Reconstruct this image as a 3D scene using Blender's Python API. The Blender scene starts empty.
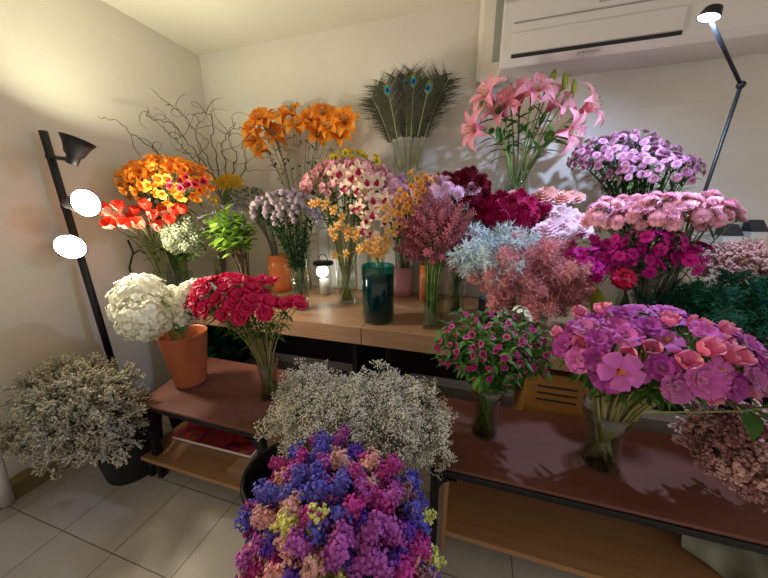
import bpy, math, random
from mathutils import Vector, Matrix, noise
V = Vector
PI = math.pi
rnd = random.Random(11)
sc = bpy.context.scene
col = sc.collection

# ------------------------------------------------------------------ camera
FPX, CZ = 292.7, 1.293
YAW, PITCH, ROLL = math.radians(16.746), math.radians(14.639), math.radians(-0.27)
fw = V((-math.sin(YAW)*math.cos(PITCH), math.cos(YAW)*math.cos(PITCH), -math.sin(PITCH)))
r0 = V((math.cos(YAW), math.sin(YAW), 0)); u0 = r0.cross(fw)
rt = math.cos(ROLL)*r0 + math.sin(ROLL)*u0
up = -math.sin(ROLL)*r0 + math.cos(ROLL)*u0
EYE = V((0, 0, CZ))
cam = bpy.data.objects.new('camera', bpy.data.cameras.new('camera')); col.objects.link(cam)
cam.matrix_world = Matrix(((rt.x, up.x, -fw.x, 0), (rt.y, up.y, -fw.y, 0), (rt.z, up.z, -fw.z, CZ), (0, 0, 0, 1)))
cam.data.sensor_width = 36; cam.data.lens = FPX/768*36; cam.data.clip_start = .02
sc.camera = cam
def ray(px, py): return fw + (px-384)/FPX*rt - (py-289)/FPX*up
def at(px, py, y): d = ray(px, py); return EYE + d*(y/d.y)
def onz(px, py, z): d = ray(px, py); return EYE + d*((z-CZ)/d.z)
def onx(px, py, x): d = ray(px, py); return EYE + d*(x/d.x)
def depth(p): return (p-EYE).dot(fw)
def xat(px, y, z):
    k = (px-384)/FPX; z -= CZ
    return -(k*(fw.y*y+fw.z*z)-(rt.y*y+rt.z*z))/(k*fw.x-rt.x)

# ------------------------------------------------------------------ materials
def lin(h):
    h = h.lstrip('#'); o = []
    for i in (0, 2, 4):
        c = int(h[i:i+2], 16)/255
        o.append(c/12.92 if c <= .04045 else ((c+.055)/1.055)**2.4)
    return (*o, 1)
def newmat(n):
    m = bpy.data.materials.new(n); m.use_nodes = True
    nt = m.node_tree; nt.nodes.clear()
    return m, nt, nt.nodes, nt.links
MATS = {}
def plain(n, c, rough=.6, metal=0, spec=.4):
    m, nt, N, L = newmat(n); o = N.new('ShaderNodeOutputMaterial'); b = N.new('ShaderNodeBsdfPrincipled')
    b.inputs['Base Color'].default_value = lin(c); b.inputs['Roughness'].default_value = rough
    b.inputs['Metallic'].default_value = metal; b.inputs['Specular IOR Level'].default_value = spec
    L.new(b.outputs[0], o.inputs[0]); MATS[n] = m; return m
def organic(n, c1, c2=None, rough=.6, tr=.25, scale=30, vary=.12):
    """petal / leaf: two tones mixed by noise, a per-object drift, some light let through"""
    c2 = c2 or c1
    m, nt, N, L = newmat(n); o = N.new('ShaderNodeOutputMaterial'); b = N.new('ShaderNodeBsdfPrincipled')
    tc = N.new('ShaderNodeTexCoord'); nz = N.new('ShaderNodeTexNoise'); nz.inputs['Scale'].default_value = scale
    L.new(tc.outputs['Object'], nz.inputs['Vector'])
    oi = N.new('ShaderNodeObjectInfo')
    ad = N.new('ShaderNodeMath'); ad.operation = 'MULTIPLY_ADD'; ad.inputs[1].default_value = 2.2; ad.inputs[2].default_value = -.85
    L.new(nz.outputs[0], ad.inputs[0])
    a2 = N.new('ShaderNodeMath'); a2.operation = 'MULTIPLY_ADD'; a2.inputs[1].default_value = .5; a2.use_clamp = True
    L.new(oi.outputs['Random'], a2.inputs[0]); L.new(ad.outputs[0], a2.inputs[2])
    mx = N.new('ShaderNodeMix'); mx.data_type = 'RGBA'
    mx.inputs[6].default_value = lin(c1); mx.inputs[7].default_value = lin(c2)
    L.new(a2.outputs[0], mx.inputs[0])
    hs = N.new('ShaderNodeHueSaturation')
    mr = N.new('ShaderNodeMapRange'); mr.inputs[3].default_value = 1-vary; mr.inputs[4].default_value = 1+vary
    L.new(oi.outputs['Random'], mr.inputs[0]); L.new(mr.outputs[0], hs.inputs['Value']); L.new(mx.outputs[2], hs.inputs['Color'])
    L.new(hs.outputs[0], b.inputs['Base Color']); b.inputs['Roughness'].default_value = rough
    b.inputs['Specular IOR Level'].default_value = .25
    t = N.new('ShaderNodeBsdfTranslucent'); L.new(hs.outputs[0], t.inputs[0])
    ms = N.new('ShaderNodeMixShader'); ms.inputs[0].default_value = tr
    L.new(b.outputs[0], ms.inputs[1]); L.new(t.outputs[0], ms.inputs[2]); L.new(ms.outputs[0], o.inputs[0])
    MATS[n] = m; return m
def glass(n, tint='f4f7f4', gl=1.0, rough=.03, blend=.12):
    m, nt, N, L = newmat(n); o = N.new('ShaderNodeOutputMaterial')
    t = N.new('ShaderNodeBsdfTransparent'); t.inputs[0].default_value = lin(tint)
    g = N.new('ShaderNodeBsdfGlossy'); g.inputs['Roughness'].default_value = rough; g.inputs[0].default_value = (gl, gl, gl, 1)
    lw = N.new('ShaderNodeLayerWeight'); lw.inputs[0].default_value = .5
    pw = N.new('ShaderNodeMath'); pw.operation = 'POWER'; pw.inputs[1].default_value = 3.4; L.new(lw.outputs['Facing'], pw.inputs[0])
    ma = N.new('ShaderNodeMath'); ma.operation = 'MULTIPLY_ADD'; ma.inputs[1].default_value = blend*6.5; ma.inputs[2].default_value = .04; L.new(pw.outputs[0], ma.inputs[0])
    ms = N.new('ShaderNodeMixShader'); L.new(ma.outputs[0], ms.inputs[0])
    L.new(t.outputs[0], ms.inputs[1]); L.new(g.outputs[0], ms.inputs[2]); L.new(ms.outputs[0], o.inputs[0])
    MATS[n] = m; return m
def emit(n, c, s):
    m, nt, N, L = newmat(n); o = N.new('ShaderNodeOutputMaterial'); e = N.new('ShaderNodeEmission')
    e.inputs[0].default_value = lin(c); e.inputs[1].default_value = s; L.new(e.outputs[0], o.inputs[0]); MATS[n] = m; return m
def wood(n, c1, c2, rough=.5, sx=2.0, sy=30, coat=0):
    m, nt, N, L = newmat(n); o = N.new('ShaderNodeOutputMaterial'); b = N.new('ShaderNodeBsdfPrincipled')
    tc = N.new('ShaderNodeTexCoord'); mp = N.new('ShaderNodeMapping'); mp.inputs['Scale'].default_value = (sx, sy, sy)
    nz = N.new('ShaderNodeTexNoise'); nz.inputs['Scale'].default_value = 1.6; nz.inputs['Detail'].default_value = 6; nz.inputs['Distortion'].default_value = .6
    L.new(tc.outputs['Object'], mp.inputs[0]); L.new(mp.outputs[0], nz.inputs['Vector'])
    cr = N.new('ShaderNodeValToRGB'); cr.color_ramp.elements[0].position = .3; cr.color_ramp.elements[1].position = .7
    cr.color_ramp.elements[0].color = lin(c1); cr.color_ramp.elements[1].color = lin(c2)
    L.new(nz.outputs[0], cr.inputs[0]); L.new(cr.outputs[0], b.inputs['Base Color']); b.inputs['Roughness'].default_value = rough
    bp = N.new('ShaderNodeBump'); bp.inputs['Strength'].default_value = .08; bp.inputs['Distance'].default_value = .005
    L.new(nz.outputs[0], bp.inputs['Height']); L.new(bp.outputs[0], b.inputs['Normal'])
    L.new(b.outputs[0], o.inputs[0]); MATS[n] = m; return m
def tiles(n, c1, c2, line, w, h, off, gap, ox, oy, axes, rough, contrast=.6, bump=.25):
    """tiled plane in world coordinates; axes picks the two world axes that carry the grid"""
    m, nt, N, L = newmat(n); o = N.new('ShaderNodeOutputMaterial'); b = N.new('ShaderNodeBsdfPrincipled')
    g = N.new('ShaderNodeNewGeometry'); sp = N.new('ShaderNodeSeparateXYZ'); L.new(g.outputs['Position'], sp.inputs[0])
    cb = N.new('ShaderNodeCombineXYZ')
    for k, (ax, o_) in enumerate(zip(axes, (ox, oy))):
        s = N.new('ShaderNodeMath'); s.operation = 'SUBTRACT'; s.inputs[1].default_value = o_
        L.new(sp.outputs[ax], s.inputs[0]); L.new(s.outputs[0], cb.inputs[k])
    bt = N.new('ShaderNodeTexBrick'); bt.offset = off; bt.squash = 1
    bt.inputs['Scale'].default_value = 1; bt.inputs['Brick Width'].default_value = w; bt.inputs['Row Height'].default_value = h
    bt.inputs['Mortar Size'].default_value = gap; bt.inputs['Mortar Smooth'].default_value = .3; bt.inputs['Bias'].default_value = 0
    bt.inputs['Color1'].default_value = lin(c1); bt.inputs['Color2'].default_value = lin(c2); bt.inputs['Mortar'].default_value = lin(line)
    L.new(cb.outputs[0], bt.inputs['Vector'])
    nz = N.new('ShaderNodeTexNoise'); nz.inputs['Scale'].default_value = 3.5; nz.inputs['Detail'].default_value = 7; nz.inputs['Roughness'].default_value = .65
    L.new(g.outputs['Position'], nz.inputs['Vector'])
    mr = N.new('ShaderNodeMapRange'); mr.inputs[1].default_value = .3; mr.inputs[2].default_value = .7
    mr.inputs[3].default_value = contrast; mr.inputs[4].default_value = 1
    L.new(nz.outputs[0], mr.inputs[0])
    mx = N.new('ShaderNodeMix'); mx.data_type = 'RGBA'; mx.blend_type = 'MULTIPLY'; mx.inputs[0].default_value = 1
    L.new(bt.outputs['Color'], mx.inputs[6]); L.new(mr.outputs[0], mx.inputs[7])
    L.new(mx.outputs[2], b.inputs['Base Color']); b.inputs['Roughness'].default_value = rough
    bp = N.new('ShaderNodeBump'); bp.inputs['Strength'].default_value = bump; bp.inputs['Distance'].default_value = .002; bp.invert = True
    L.new(bt.outputs['Fac'], bp.inputs['Height']); L.new(bp.outputs[0], b.inputs['Normal'])
    L.new(b.outputs[0], o.inputs[0]); MATS[n] = m; return m

# ------------------------------------------------------------------ mesh builder
class MB:
    def __init__(s): s.v, s.f, s.m = [], [], []
    def add(s, vs, fs, mi=0):
        b = len(s.v); s.v += [tuple(p) for p in vs]
        s.f += [tuple(i+b for i in f) for f in fs]
        s.m += [mi]*len(fs)
    def box(s, c, d, mi=0, M=None):
        x, y, z = (k/2 for k in d); c = V(c)
        p = [V((a, b, e)) for a in (-x, x) for b in (-y, y) for e in (-z, z)]
        p = [(M @ q if M else q)+c for q in p]
        s.add(p, [(0, 1, 3, 2), (4, 6, 7, 5), (0, 4, 5, 1), (2, 3, 7, 6), (0, 2, 6, 4), (1, 5, 7, 3)], mi)
    def tube(s, pts, ra, rb=None, n=5, mi=0, cap=True):
        rb = ra if rb is None else rb
        pts = [V(p) for p in pts]; k = len(pts); vs = []; prev = None
        for i, p in enumerate(pts):
            d = (pts[min(i+1, k-1)]-pts[max(i-1, 0)])
            d = d.normalized() if d.length > 1e-9 else V((0, 0, 1))
            if prev is None: a = d.orthogonal().normalized()
            else:
                a = prev-d*prev.dot(d); a = a.normalized() if a.length > 1e-6 else d.orthogonal().normalized()
            prev = a; b = d.cross(a); r = ra+(rb-ra)*i/max(1, k-1)
            vs += [p+(a*math.cos(2*PI*j/n)+b*math.sin(2*PI*j/n))*r for j in range(n)]
        fs = [(i*n+j, i*n+(j+1) % n, (i+1)*n+(j+1) % n, (i+1)*n+j) for i in range(k-1) for j in range(n)]
        if cap: fs += [tuple(range(n-1, -1, -1)), tuple((k-1)*n+j for j in range(n))]
        s.add(vs, fs, mi)
    def lathe(s, prof, n=24, mi=0, M=None, cap=False):
        vs = []
        for r, z in prof:
            vs += [V((r*math.cos(2*PI*j/n), r*math.sin(2*PI*j/n), z)) for j in range(n)]
        if M: vs = [M @ p for p in vs]
        fs = [(i*n+j, i*n+(j+1) % n, (i+1)*n+(j+1) % n, (i+1)*n+j) for i in range(len(prof)-1) for j in range(n)]
        if cap: fs += [tuple(range(n-1, -1, -1)), tuple((len(prof)-1)*n+j for j in range(n))]
        s.add(vs, fs, mi)
    def ball(s, c, r, sc=(1, 1, 1), n=6, m=4, mi=0, M=None, jit=0):
        vs = []; c = V(c)
        for i in range(m+1):
            th = PI*i/m
            for j in range(n):
                ph = 2*PI*j/n; k = r*(1+(rnd.uniform(-jit, jit) if jit and 0 < i < m else 0))
                p = V((math.sin(th)*math.cos(ph)*sc[0]*k, math.sin(th)*math.sin(ph)*sc[1]*k, math.cos(th)*sc[2]*k))
                vs.append((M @ p if M else p)+c)
        fs = [(i*n+j, (i+1)*n+j, (i+1)*n+(j+1) % n, i*n+(j+1) % n) for i in range(m) for j in range(n)]
        s.add(vs, fs, mi)
    def octa(s, c, r, M=None, mi=0, el=1.0):
        p = [V((r, 0, 0)), V((0, r, 0)), V((-r, 0, 0)), V((0, -r, 0)), V((0, 0, r*el)), V((0, 0, -r*el))]
        c = V(c); p = [(M @ q if M else q)+c for q in p]
        s.add(p, [(0, 1, 4), (1, 2, 4), (2, 3, 4), (3, 0, 4), (1, 0, 5), (2, 1, 5), (3, 2, 5), (0, 3, 5)], mi)
    def petal(s, ang, prof, wid, cup=0, ruf=0, mi=0, cols=2, M=None, mi2=None, split=0, c=(0, 0, 0), saw=0):
        ca, sa = math.cos(ang), math.sin(ang); vs = []; n = len(prof); ph = rnd.uniform(0, 6)
        for i, ((r, z), w) in enumerate(zip(prof, wid)):
            t = i/(n-1)
            for j in range(cols+1):
                u = 2*j/cols-1
                zz = z+cup*u*u*w+ruf*t*math.sin(u*5+ph)*w
                rr = r-(.25*w*u*u if i == n-1 else 0)+(saw*w*((j % 2)-.5) if i == n-1 else 0)
                p = V((rr*ca-u*w*sa, rr*sa+u*w*ca, zz))+V(c)
                vs.append(M @ p if M else p)
        q = cols+1
        for i in range(n-1):
            k = mi if (mi2 is None or i >= split) else mi2
            b = len(s.v)
            s.add([], [(i*q+j+b-len(s.v), i*q+j+1+b-len(s.v), (i+1)*q+j+1+b-len(s.v), (i+1)*q+j+b-len(s.v)) for j in range(cols)], k) if False else None
        b = len(s.v); s.v += [tuple(p) for p in vs]
        for i in range(n-1):
            k = mi if (mi2 is None or i >= split) else mi2
            for j in range(cols):
                s.f.append((b+i*q+j, b+i*q+j+1, b+(i+1)*q+j+1, b+(i+1)*q+j)); s.m.append(k)
    def leaf(s, p, d, L, W, mi=0, droop=.3, n=4, fold=.25):
        p = V(p); d = V(d).normalized(); side = d.cross(V((0, 0, 1)))
        side = side.normalized() if side.length > 1e-3 else V((1, 0, 0))
        nrm = side.cross(d).normalized(); vs = []
        for i in range(n+1):
            t = i/n; w = W*math.sin(PI*min(1, t**.8*.97+.03))*.5
            c = p+d*(L*t)-V((0, 0, 1))*(droop*L*t*t)
            vs += [c-side*w+nrm*w*fold, c, c+side*w+nrm*w*fold]
        fs = []
        for i in range(n):
            for j in (0, 1): fs.append((i*3+j, i*3+j+1, i*3+j+4, i*3+j+3))
        s.add(vs, fs, mi)
    def mesh(s, name, mats, smooth=True):
        me = bpy.data.meshes.new(name); me.from_pydata(s.v, [], s.f)
        for m in (mats if isinstance(mats, (list, tuple)) else [mats]):
            me.materials.append(MATS[m] if isinstance(m, str) else m)
        me.polygons.foreach_set('material_index', s.m)
        me.polygons.foreach_set('use_smooth', [smooth]*len(s.f)); me.update()
        return me
    def build(s, name, mats, parent=None, smooth=True, loc=None, bevel=0):
        o = bpy.data.objects.new(name, s.mesh(name, mats, smooth)); col.objects.link(o)
        if parent: o.parent = parent
        if loc is not None: o.location = loc
        if bevel:
            md = o.modifiers.new('bevel', 'BEVEL'); md.width = bevel; md.segments = 2; md.limit_method = 'ANGLE'
        return o
def tag(o, label=None, cat=None, group=None, kind=None):
    if label: o['label'] = label
    if cat: o['category'] = cat
    if group: o['group'] = group
    if kind: o['kind'] = kind
    return o
def empty(name, loc, label, cat, group=None):
    o = bpy.data.objects.new(name, None); o.empty_display_size = .02; o.location = loc; col.objects.link(o)
    return tag(o, label, cat, group)
def inst(name, mesh, parent, M):
    o = bpy.data.objects.new(name, mesh); o.parent = parent; o.matrix_local = M; col.objects.link(o); return o
def align(d, spin=0, axis='Z'):
    d = V(d)
    q = d.to_track_quat('Z', 'Y')
    return q.to_matrix().to_4x4() @ Matrix.Rotation(spin, 4, 'Z')
def rv(a=1): return V((rnd.uniform(-a, a), rnd.uniform(-a, a), rnd.uniform(-a, a)))

# ------------------------------------------------------------------ palette
tiles('floor_tile', 'c4bcaf', 'bdb4a6', '7d756a', .300, .304, 0, .0025, -1.274-.0, .507, ('X', 'Y'), .38, .78)
tiles('wall_tile_left', 'd6d0c2', 'd3cdbf', 'dad5c8', .95, .229, .5, .0018, 1.483-.95*4, .667-.229*4, ('Y', 'Z'), .42, .95, .15)
tiles('wall_tile_back', 'd6d0c4', 'd3cdc1', 'd8d2c7', .95, .229, .5, .0018, .45-.95*4, .667-.229*4, ('X', 'Z'), .42, .95, .15)
plain('ceiling_paint', 'dcd8c8', .8); plain('black_metal', '17181a', .45, .2); plain('black_plastic', '141516', .5)
plain('white_plastic', 'd2cec8', .4); plain('cream_plastic', 'd6cfc0', .5); plain('slot_dark', '1d2024', .6); plain('grey_plastic', '7c7f80', .5)
plain('terracotta', 'a85a36', .42); plain('terracotta_dark', '5a2c18', .6); plain('copper_orange', 'd8793f', .35)
plain('pink_ceramic', 'd59aa2', .4); plain('paper', 'e4dfd2', .8); plain('wrap_paper', 'a6a890', .75); plain('brown_trim', '7b6840', .6)
plain('grey_bucket', '30343a', .5); plain('dark_green_plastic', '1d3b34', .45); plain('white_board', 'dfe0dc', .5); plain('steel', '8d9296', .35, .8)
plain('book_red', '6e1f22', .5); plain('black_panel', '1c1916', .7)
wood('table_red', '683b2d', '714233', .62, 1.2, 18); wood('shelf_wood', '9a7148', 'a87d54', .5); wood('bench_wood', '9c785a', 'b08b6c', .42)
wood('crate_wood', '8f5f24', 'a06d2c', .5)
glass('clear_glass'); glass('water', 'f4f8f0', .5, .0, .004); glass('green_glass', 'ecf1e6'); glass('teal_glass', '62d2d2', .8); plain('teal_liquid', '0a5054', .35)
emit('lamp_warm', 'fff0d6', 220); emit('lamp_up', 'f4f4d2', 340); emit('led_cool', 'bcd3ff', 1250); emit('bulb_soft', 'fff6e8', 7)
organic('stem_green', '5d7a3a', '7c9150', tr=.1, scale=8); organic('stem_dark', '33502e', '4a6540', tr=.1); organic('stem_straw', '8d8450', 'a79b66', tr=.1, scale=8)
organic('stem_grey', '6d7a68', '8b9482', tr=.1); organic('twig_brown', '5b4c38', '77684f', tr=0); organic('stem_pale', '93a05c', 'b4b980', tr=.15, scale=6)
organic('leaf_green', '3f6a2c', '5c8a3c'); organic('leaf_dark', '24431f', '38602f'); organic('leaf_lime', 'a2c548', '7fae3c'); organic('leaf_grey', '6f7d6c', '8b9786')
organic('leaf_yellow', 'a3a53e', '8d9a3c'); organic('leaf_deep', '17503a', '1f6244', tr=.15)
organic('orange_petal', 'f6952a', 'f8ac3a', tr=.35); organic('orange_petal_deep', 'ee7e22', 'f29428', tr=.35); organic('yellow_petal', 'f0cc2a', 'e6b820')
organic('coral_petal', 'ee4a34', 'f46a4a'); organic('cream_petal', 'fbe6cc', 'f6cfae'); organic('dark_anther', '4a2a16', '6b3a1c', tr=0)
organic('white_petal', 'f2efdf', 'e6e6cf', tr=.2); organic('crimson_petal', 'dc2256', 'c0164a'); organic('crimson_pale', 'f19ab0', 'ee7f9c')
organic('pink_lily', 'ee94a6', 'f4aeba', tr=.35); organic('pink_lily_deep', 'de6a8a', 'e67e98', tr=.35); organic('pale_pink', 'eab0b4', 'f2c8c6'); organic('pink_soft', 'e79aa6', 'efb4bb')
organic('lilac', 'e6b6d4', 'f0d2e4'); organic('lilac_grey', 'b0a9ac', 'd0c9cb', vary=.2); organic('dark_red', '8c1230', '6a0c24'); organic('magenta_deep', 'a10d48', 'b81a58', tr=.15)
organic('peach', 'f2b7a2', 'eba79a'); organic('white_pink', 'f3dbe2', 'eec8d6'); organic('carnation_pink', 'f4b0cc', 'fad6e6'); organic('magenta', 'cc1a92', 'b3127e')
organic('santini_pink', 'd291b6', 'e2b2ce'); organic('santini_dark', 'a85c92', 'b8709f'); organic('orchid_cream', 'f6e2cc', 'f2cdb4'); organic('orchid_gold', 'e0ac62', 'dcb870')
organic('orchid_lip', 'b3224e', '9a1a48'); organic('orchid_yellow', 'edb95a', 'e29c4c'); organic('astilbe', 'cb7682', 'ab5866', tr=.15, vary=.2); organic('smoke_pink', 'eaa6ac', 'd48a92', tr=.2, vary=.15)
organic('ice_blue', 'c6d8da', 'dde8e6', tr=.2); organic('fern_green', '1d5a44', '2c6e50', tr=.2); organic('godetia', 'd880c0', 'bc4ea2', vary=.2); organic('godetia_pink', 'f2b0c2', 'ec90a8')
organic('godetia_core', 'ea7a98', 'e06c90'); organic('godetia_pale', 'f2c4da', 'ecaed0'); organic('dianthus_pink', 'd04d96', 'e07cb4'); organic('dianthus_core', '9a1450', 'b0246a')
organic('caspia', 'cac4b0', 'b2ab92', tr=.1, scale=6, vary=.2); organic('gypso', 'e8e2d0', 'd2cbb4', tr=.15, vary=.15); organic('limonium_pink', 'e8c0b6', 'd6a49c', tr=.15, vary=.2)
organic('limonium_dusk', 'c08a88', 'a46e70', tr=.15, vary=.2); organic('sedum', 'c4cba4', 'aebb88'); organic('purple', '5a4a9c', '463a86'); organic('mauve_small', 'a99cc0', 'bdb2cc')
for nm, a, b in (('statice_magenta', 'd24a9e', 'b8388e'), ('statice_blue', '7268c4', '5c54b4'), ('statice_violet', '7446bc', '5c34a8'), ('statice_yellow', 'e6e28c', 'd2cf6c'),
                 ('statice_salmon', 'e8b2a8', 'dca09c'), ('statice_mauve', 'bc88ae', 'c89ab8'), ('statice_orchid', 'b454ae', 'c064b8'), ('statice_dusk', '9c7078', 'a88088')):
    organic(nm, a, b, tr=.15, vary=.15)
organic('peacock_barb', '3a4030', '4a4a34', rough=.35, tr=.1, vary=.2); organic('peacock_bronze', '7c6a34', '6c6a3c', rough=.3, tr=0); organic('peacock_teal', '1a8c8c', '1f9c96', rough=.25, tr=0); organic('peacock_blue', '13206e', '1a2c80', rough=.25, tr=0)

# book cover: hot swirls of paint
m, nt, N, L = newmat('book_cover'); o = N.new('ShaderNodeOutputMaterial'); b = N.new('ShaderNodeBsdfPrincipled')
tc = N.new('ShaderNodeTexCoord'); nz = N.new('ShaderNodeTexNoise'); nz.inputs['Scale'].default_value = 5; nz.inputs['Distortion'].default_value = 2.5; nz.inputs['Detail'].default_value = 4
cr = N.new('ShaderNodeValToRGB'); cr.color_ramp.elements[0].position = .3; cr.color_ramp.elements[0].color = lin('3a1c34'); cr.color_ramp.elements[1].position = .72; cr.color_ramp.elements[1].color = lin('d98a28')
for p_, c_ in ((.42, '7a1f3c'), (.52, 'b03a26'), (.62, '8a3a4c')):
    e_ = cr.color_ramp.elements.new(p_); e_.color = lin(c_)
L.new(tc.outputs['Object'], nz.inputs['Vector']); L.new(nz.outputs[0], cr.inputs[0]); L.new(cr.outputs[0], b.inputs['Base Color']); b.inputs['Roughness'].default_value = .3
L.new(b.outputs[0], o.inputs[0]); MATS['book_cover'] = m

# ------------------------------------------------------------------ setting
WX, WY, CEIL = -2.03, 2.03, 2.42
TZ, BZ = .43, .733
def struct(name, c, d, mat, bevel=0):
    mb = MB(); mb.box((0, 0, 0), d); return tag(mb.build(name, mat, smooth=False, loc=c, bevel=bevel), kind='structure')
struct('floor', (.4, .3, -.05), (5.2, 4.2, .1), 'floor_tile')
struct('ceiling', (.4, .3, CEIL+.05), (5.2, 4.2, .1), 'ceiling_paint')
struct('wall_back', (.4, WY+.05, CEIL/2), (5.2, .1, CEIL), 'wall_tile_back')
struct('wall_left', (WX-.05, .3, CEIL/2), (.1, 4.2, CEIL), 'wall_tile_left')
struct('baseboard_left', (WX+.035, .9, .04), (.07, 2.2, .08), 'brown_trim', .003)

# ------------------------------------------------------------------ display tables
def table(name, label, cor, h, shelf):
    """cor: four corners (front-left, front-right, back-right, back-left) of the top"""
    c0 = V((cor[0][0], cor[0][1], 0)); r = empty(name, c0, label, 'table')
    P = [V((x, y, 0))-c0 for x, y in cor]
    def slab(z0, z1, inset=0):
        mb = MB(); ce = sum(P, V())/4
        q = [p+(ce-p).normalized()*inset for p in P]
        mb.add([p+V((0, 0, z0)) for p in q]+[p+V((0, 0, z1)) for p in q], [(3, 2, 1, 0), (4, 5, 6, 7), (0, 1, 5, 4), (1, 2, 6, 5), (2, 3, 7, 6), (3, 0, 4, 7)])
        return mb
    slab(h-.012, h).build('table_top', 'table_red', r, False, bevel=.002)
    fr = MB(); z = h-.012-.012
    for i in range(4):
        a, b2 = P[i], P[(i+1) % 4]; ce = sum(P, V())/4
        a = a+(ce-a).normalized()*.03; b2 = b2+(ce-b2).normalized()*.03
        d = (b2-a); M = Matrix.Rotation(math.atan2(d.y, d.x), 3, 'Z')
        fr.box((a+b2)/2+V((0, 0, z)), (d.length+.03, .03, .024), 0, M)
    fr.build('frame', 'black_metal', r, False, bevel=.003)
    for i in range(4):
        ce = sum(P, V())/4; p = P[i]+(ce-P[i]).normalized()*.03
        lg = MB(); lg.box((p.x, p.y, (h-.03)/2), (.03, .03, h-.03))
        # curved gusset under the frame
        dx = 1 if p.x < ce.x else -1; n = 6; vs = []
        for k in range(n+1):
            a = PI/2*k/n; vs.append((p.x+dx*(.015+.06*(1-math.sin(a))), h-.05-.06*(1-math.cos(a))))
        vv = [(p.x+dx*.015, p.y-.01, h-.045)]+[(x, p.y-.01, z2) for x, z2 in vs]; m2 = len(vv)
        vv += [(x, y+.02, z2) for x, y, z2 in vv]
        ff = [tuple(range(m2)), tuple(range(2*m2-1, m2-1, -1))]+[(k, (k+1) % m2, (k+1) % m2+m2, k+m2) for k in range(m2)]
        lg.add(vv, ff); lg.build('leg', 'black_metal', r, False)
    x0, x1, y0, y1, z0, drop, sidetop = shelf
    sh = MB(); sh.box(((x0+x1)/2-c0.x, (y0+y1)/2-c0.y, z0-.011), (x1-x0, y1-y0, .022))
    for sx in (x0+.008, x1-.008): sh.box((sx-c0.x, (y0+y1)/2-c0.y, z0-.022-drop/2), (.016, y1-y0, drop))
    if sidetop: sh.box((x0+.008-c0.x, (y0+y1)/2-c0.y, (z0+sidetop)/2), (.016, y1-y0, sidetop-z0))
    sh.build('lower_shelf', 'shelf_wood', r, False, bevel=.002)
    if not sidetop:
        for sx in (x0+.04, x1-.04):
            for sy in (y0+.03, y1-.03):
                lg = MB(); lg.lathe([(.014, 0), (.014, z0-.022)], 10, cap=True); lg.build('shelf_leg', 'black_metal', r, loc=(sx-c0.x, sy-c0.y, 0))
    return r
table('display_table', 'low table with red-brown top carrying the terracotta pot of white hydrangeas', [(-1.457, .812), (-.76, .812), (-.76, 1.27), (-1.575, 1.27)], TZ, (-1.525, -.78, .79, 1.2, .135, .03, 0))
table('display_table', 'low table with red-brown top carrying the pink godetia vase, front right', [(-.1, .859), (1.45, .859), (1.45, 1.27), (-.1, 1.27)], TZ, (-.04, 1.4, .87, 1.2, .125, .085, .38))

def bench(x0, x1, label):
    r = empty('display_bench', (x0, 1.285, 0), label, 'bench', None); w = x1-x0; d = WY-.01-1.285
    mb = MB(); mb.box((w/2, d/2, BZ-.0475), (w, d, .095)); mb.build('bench_top', 'bench_wood', r, False, bevel=.003)
    for sx in (.1, w-.1):
        p = MB(); p.box((sx, d/2+.06, (BZ-.095)/2), (.03, d-.16, BZ-.095)); p.build('side_panel', 'black_panel', r, False)
    p = MB(); p.box((w/2, d-.03, (BZ-.095)/2+.05), (w-.2, .02, BZ-.2)); p.build('back_panel', 'black_panel', r, False)  # side and back panels are near-black all over
XS = xat(361, 1.285, BZ)
bench(-2.01, XS-.0015, 'long tan wooden bench at the back left, under the teal vase and the copper pot')
bench(XS+.0015, 1.75, 'long tan wooden bench at the back right, behind the pink godetia')

# slotted crate under the bench
x0 = xat(524, 1.31, TZ+.05); x1 = xat(589, 1.31, TZ+.05)
r = empty('slotted_crate', (x0, 1.31, 0), 'ochre wooden crate with three slots under the bench behind the right table', 'crate')
mb = MB(); mb.box(((x1-x0)/2, .12, .3), (x1-x0, .24, .6)); mb.build('body', 'crate_wood', r, False, bevel=.004)
mb = MB()
for k in range(3): mb.box(((x1-x0)/2, -.001, .585-.045-k*.033), ((x1-x0)*.62, .004, .007))
mb.build('slots', 'slot_dark', r, False)

# book on the lower shelf
c = onz(171, 436, .155); e = onz(243, 457, .155)
r = empty('book', (c.x, c.y, .136), 'large paperback with fiery orange and purple cover on the left lower shelf', 'book')
w = e.x-c.x+.03; d = .27
mb = MB(); mb.box((w/2, d/2, .0105), (w-.006, d-.004, .017)); mb.build('pages', 'paper', r, False)
mb = MB(); mb.box((w/2, d/2, .0205), (w, d, .003)); mb.build('cover', 'book_cover', r, False)
mb = MB(); mb.box((w/2, d/2, .001), (w, d, .002)); mb.build('back_cover', 'book_red', r, False)
r.rotation_euler.z = .02

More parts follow.
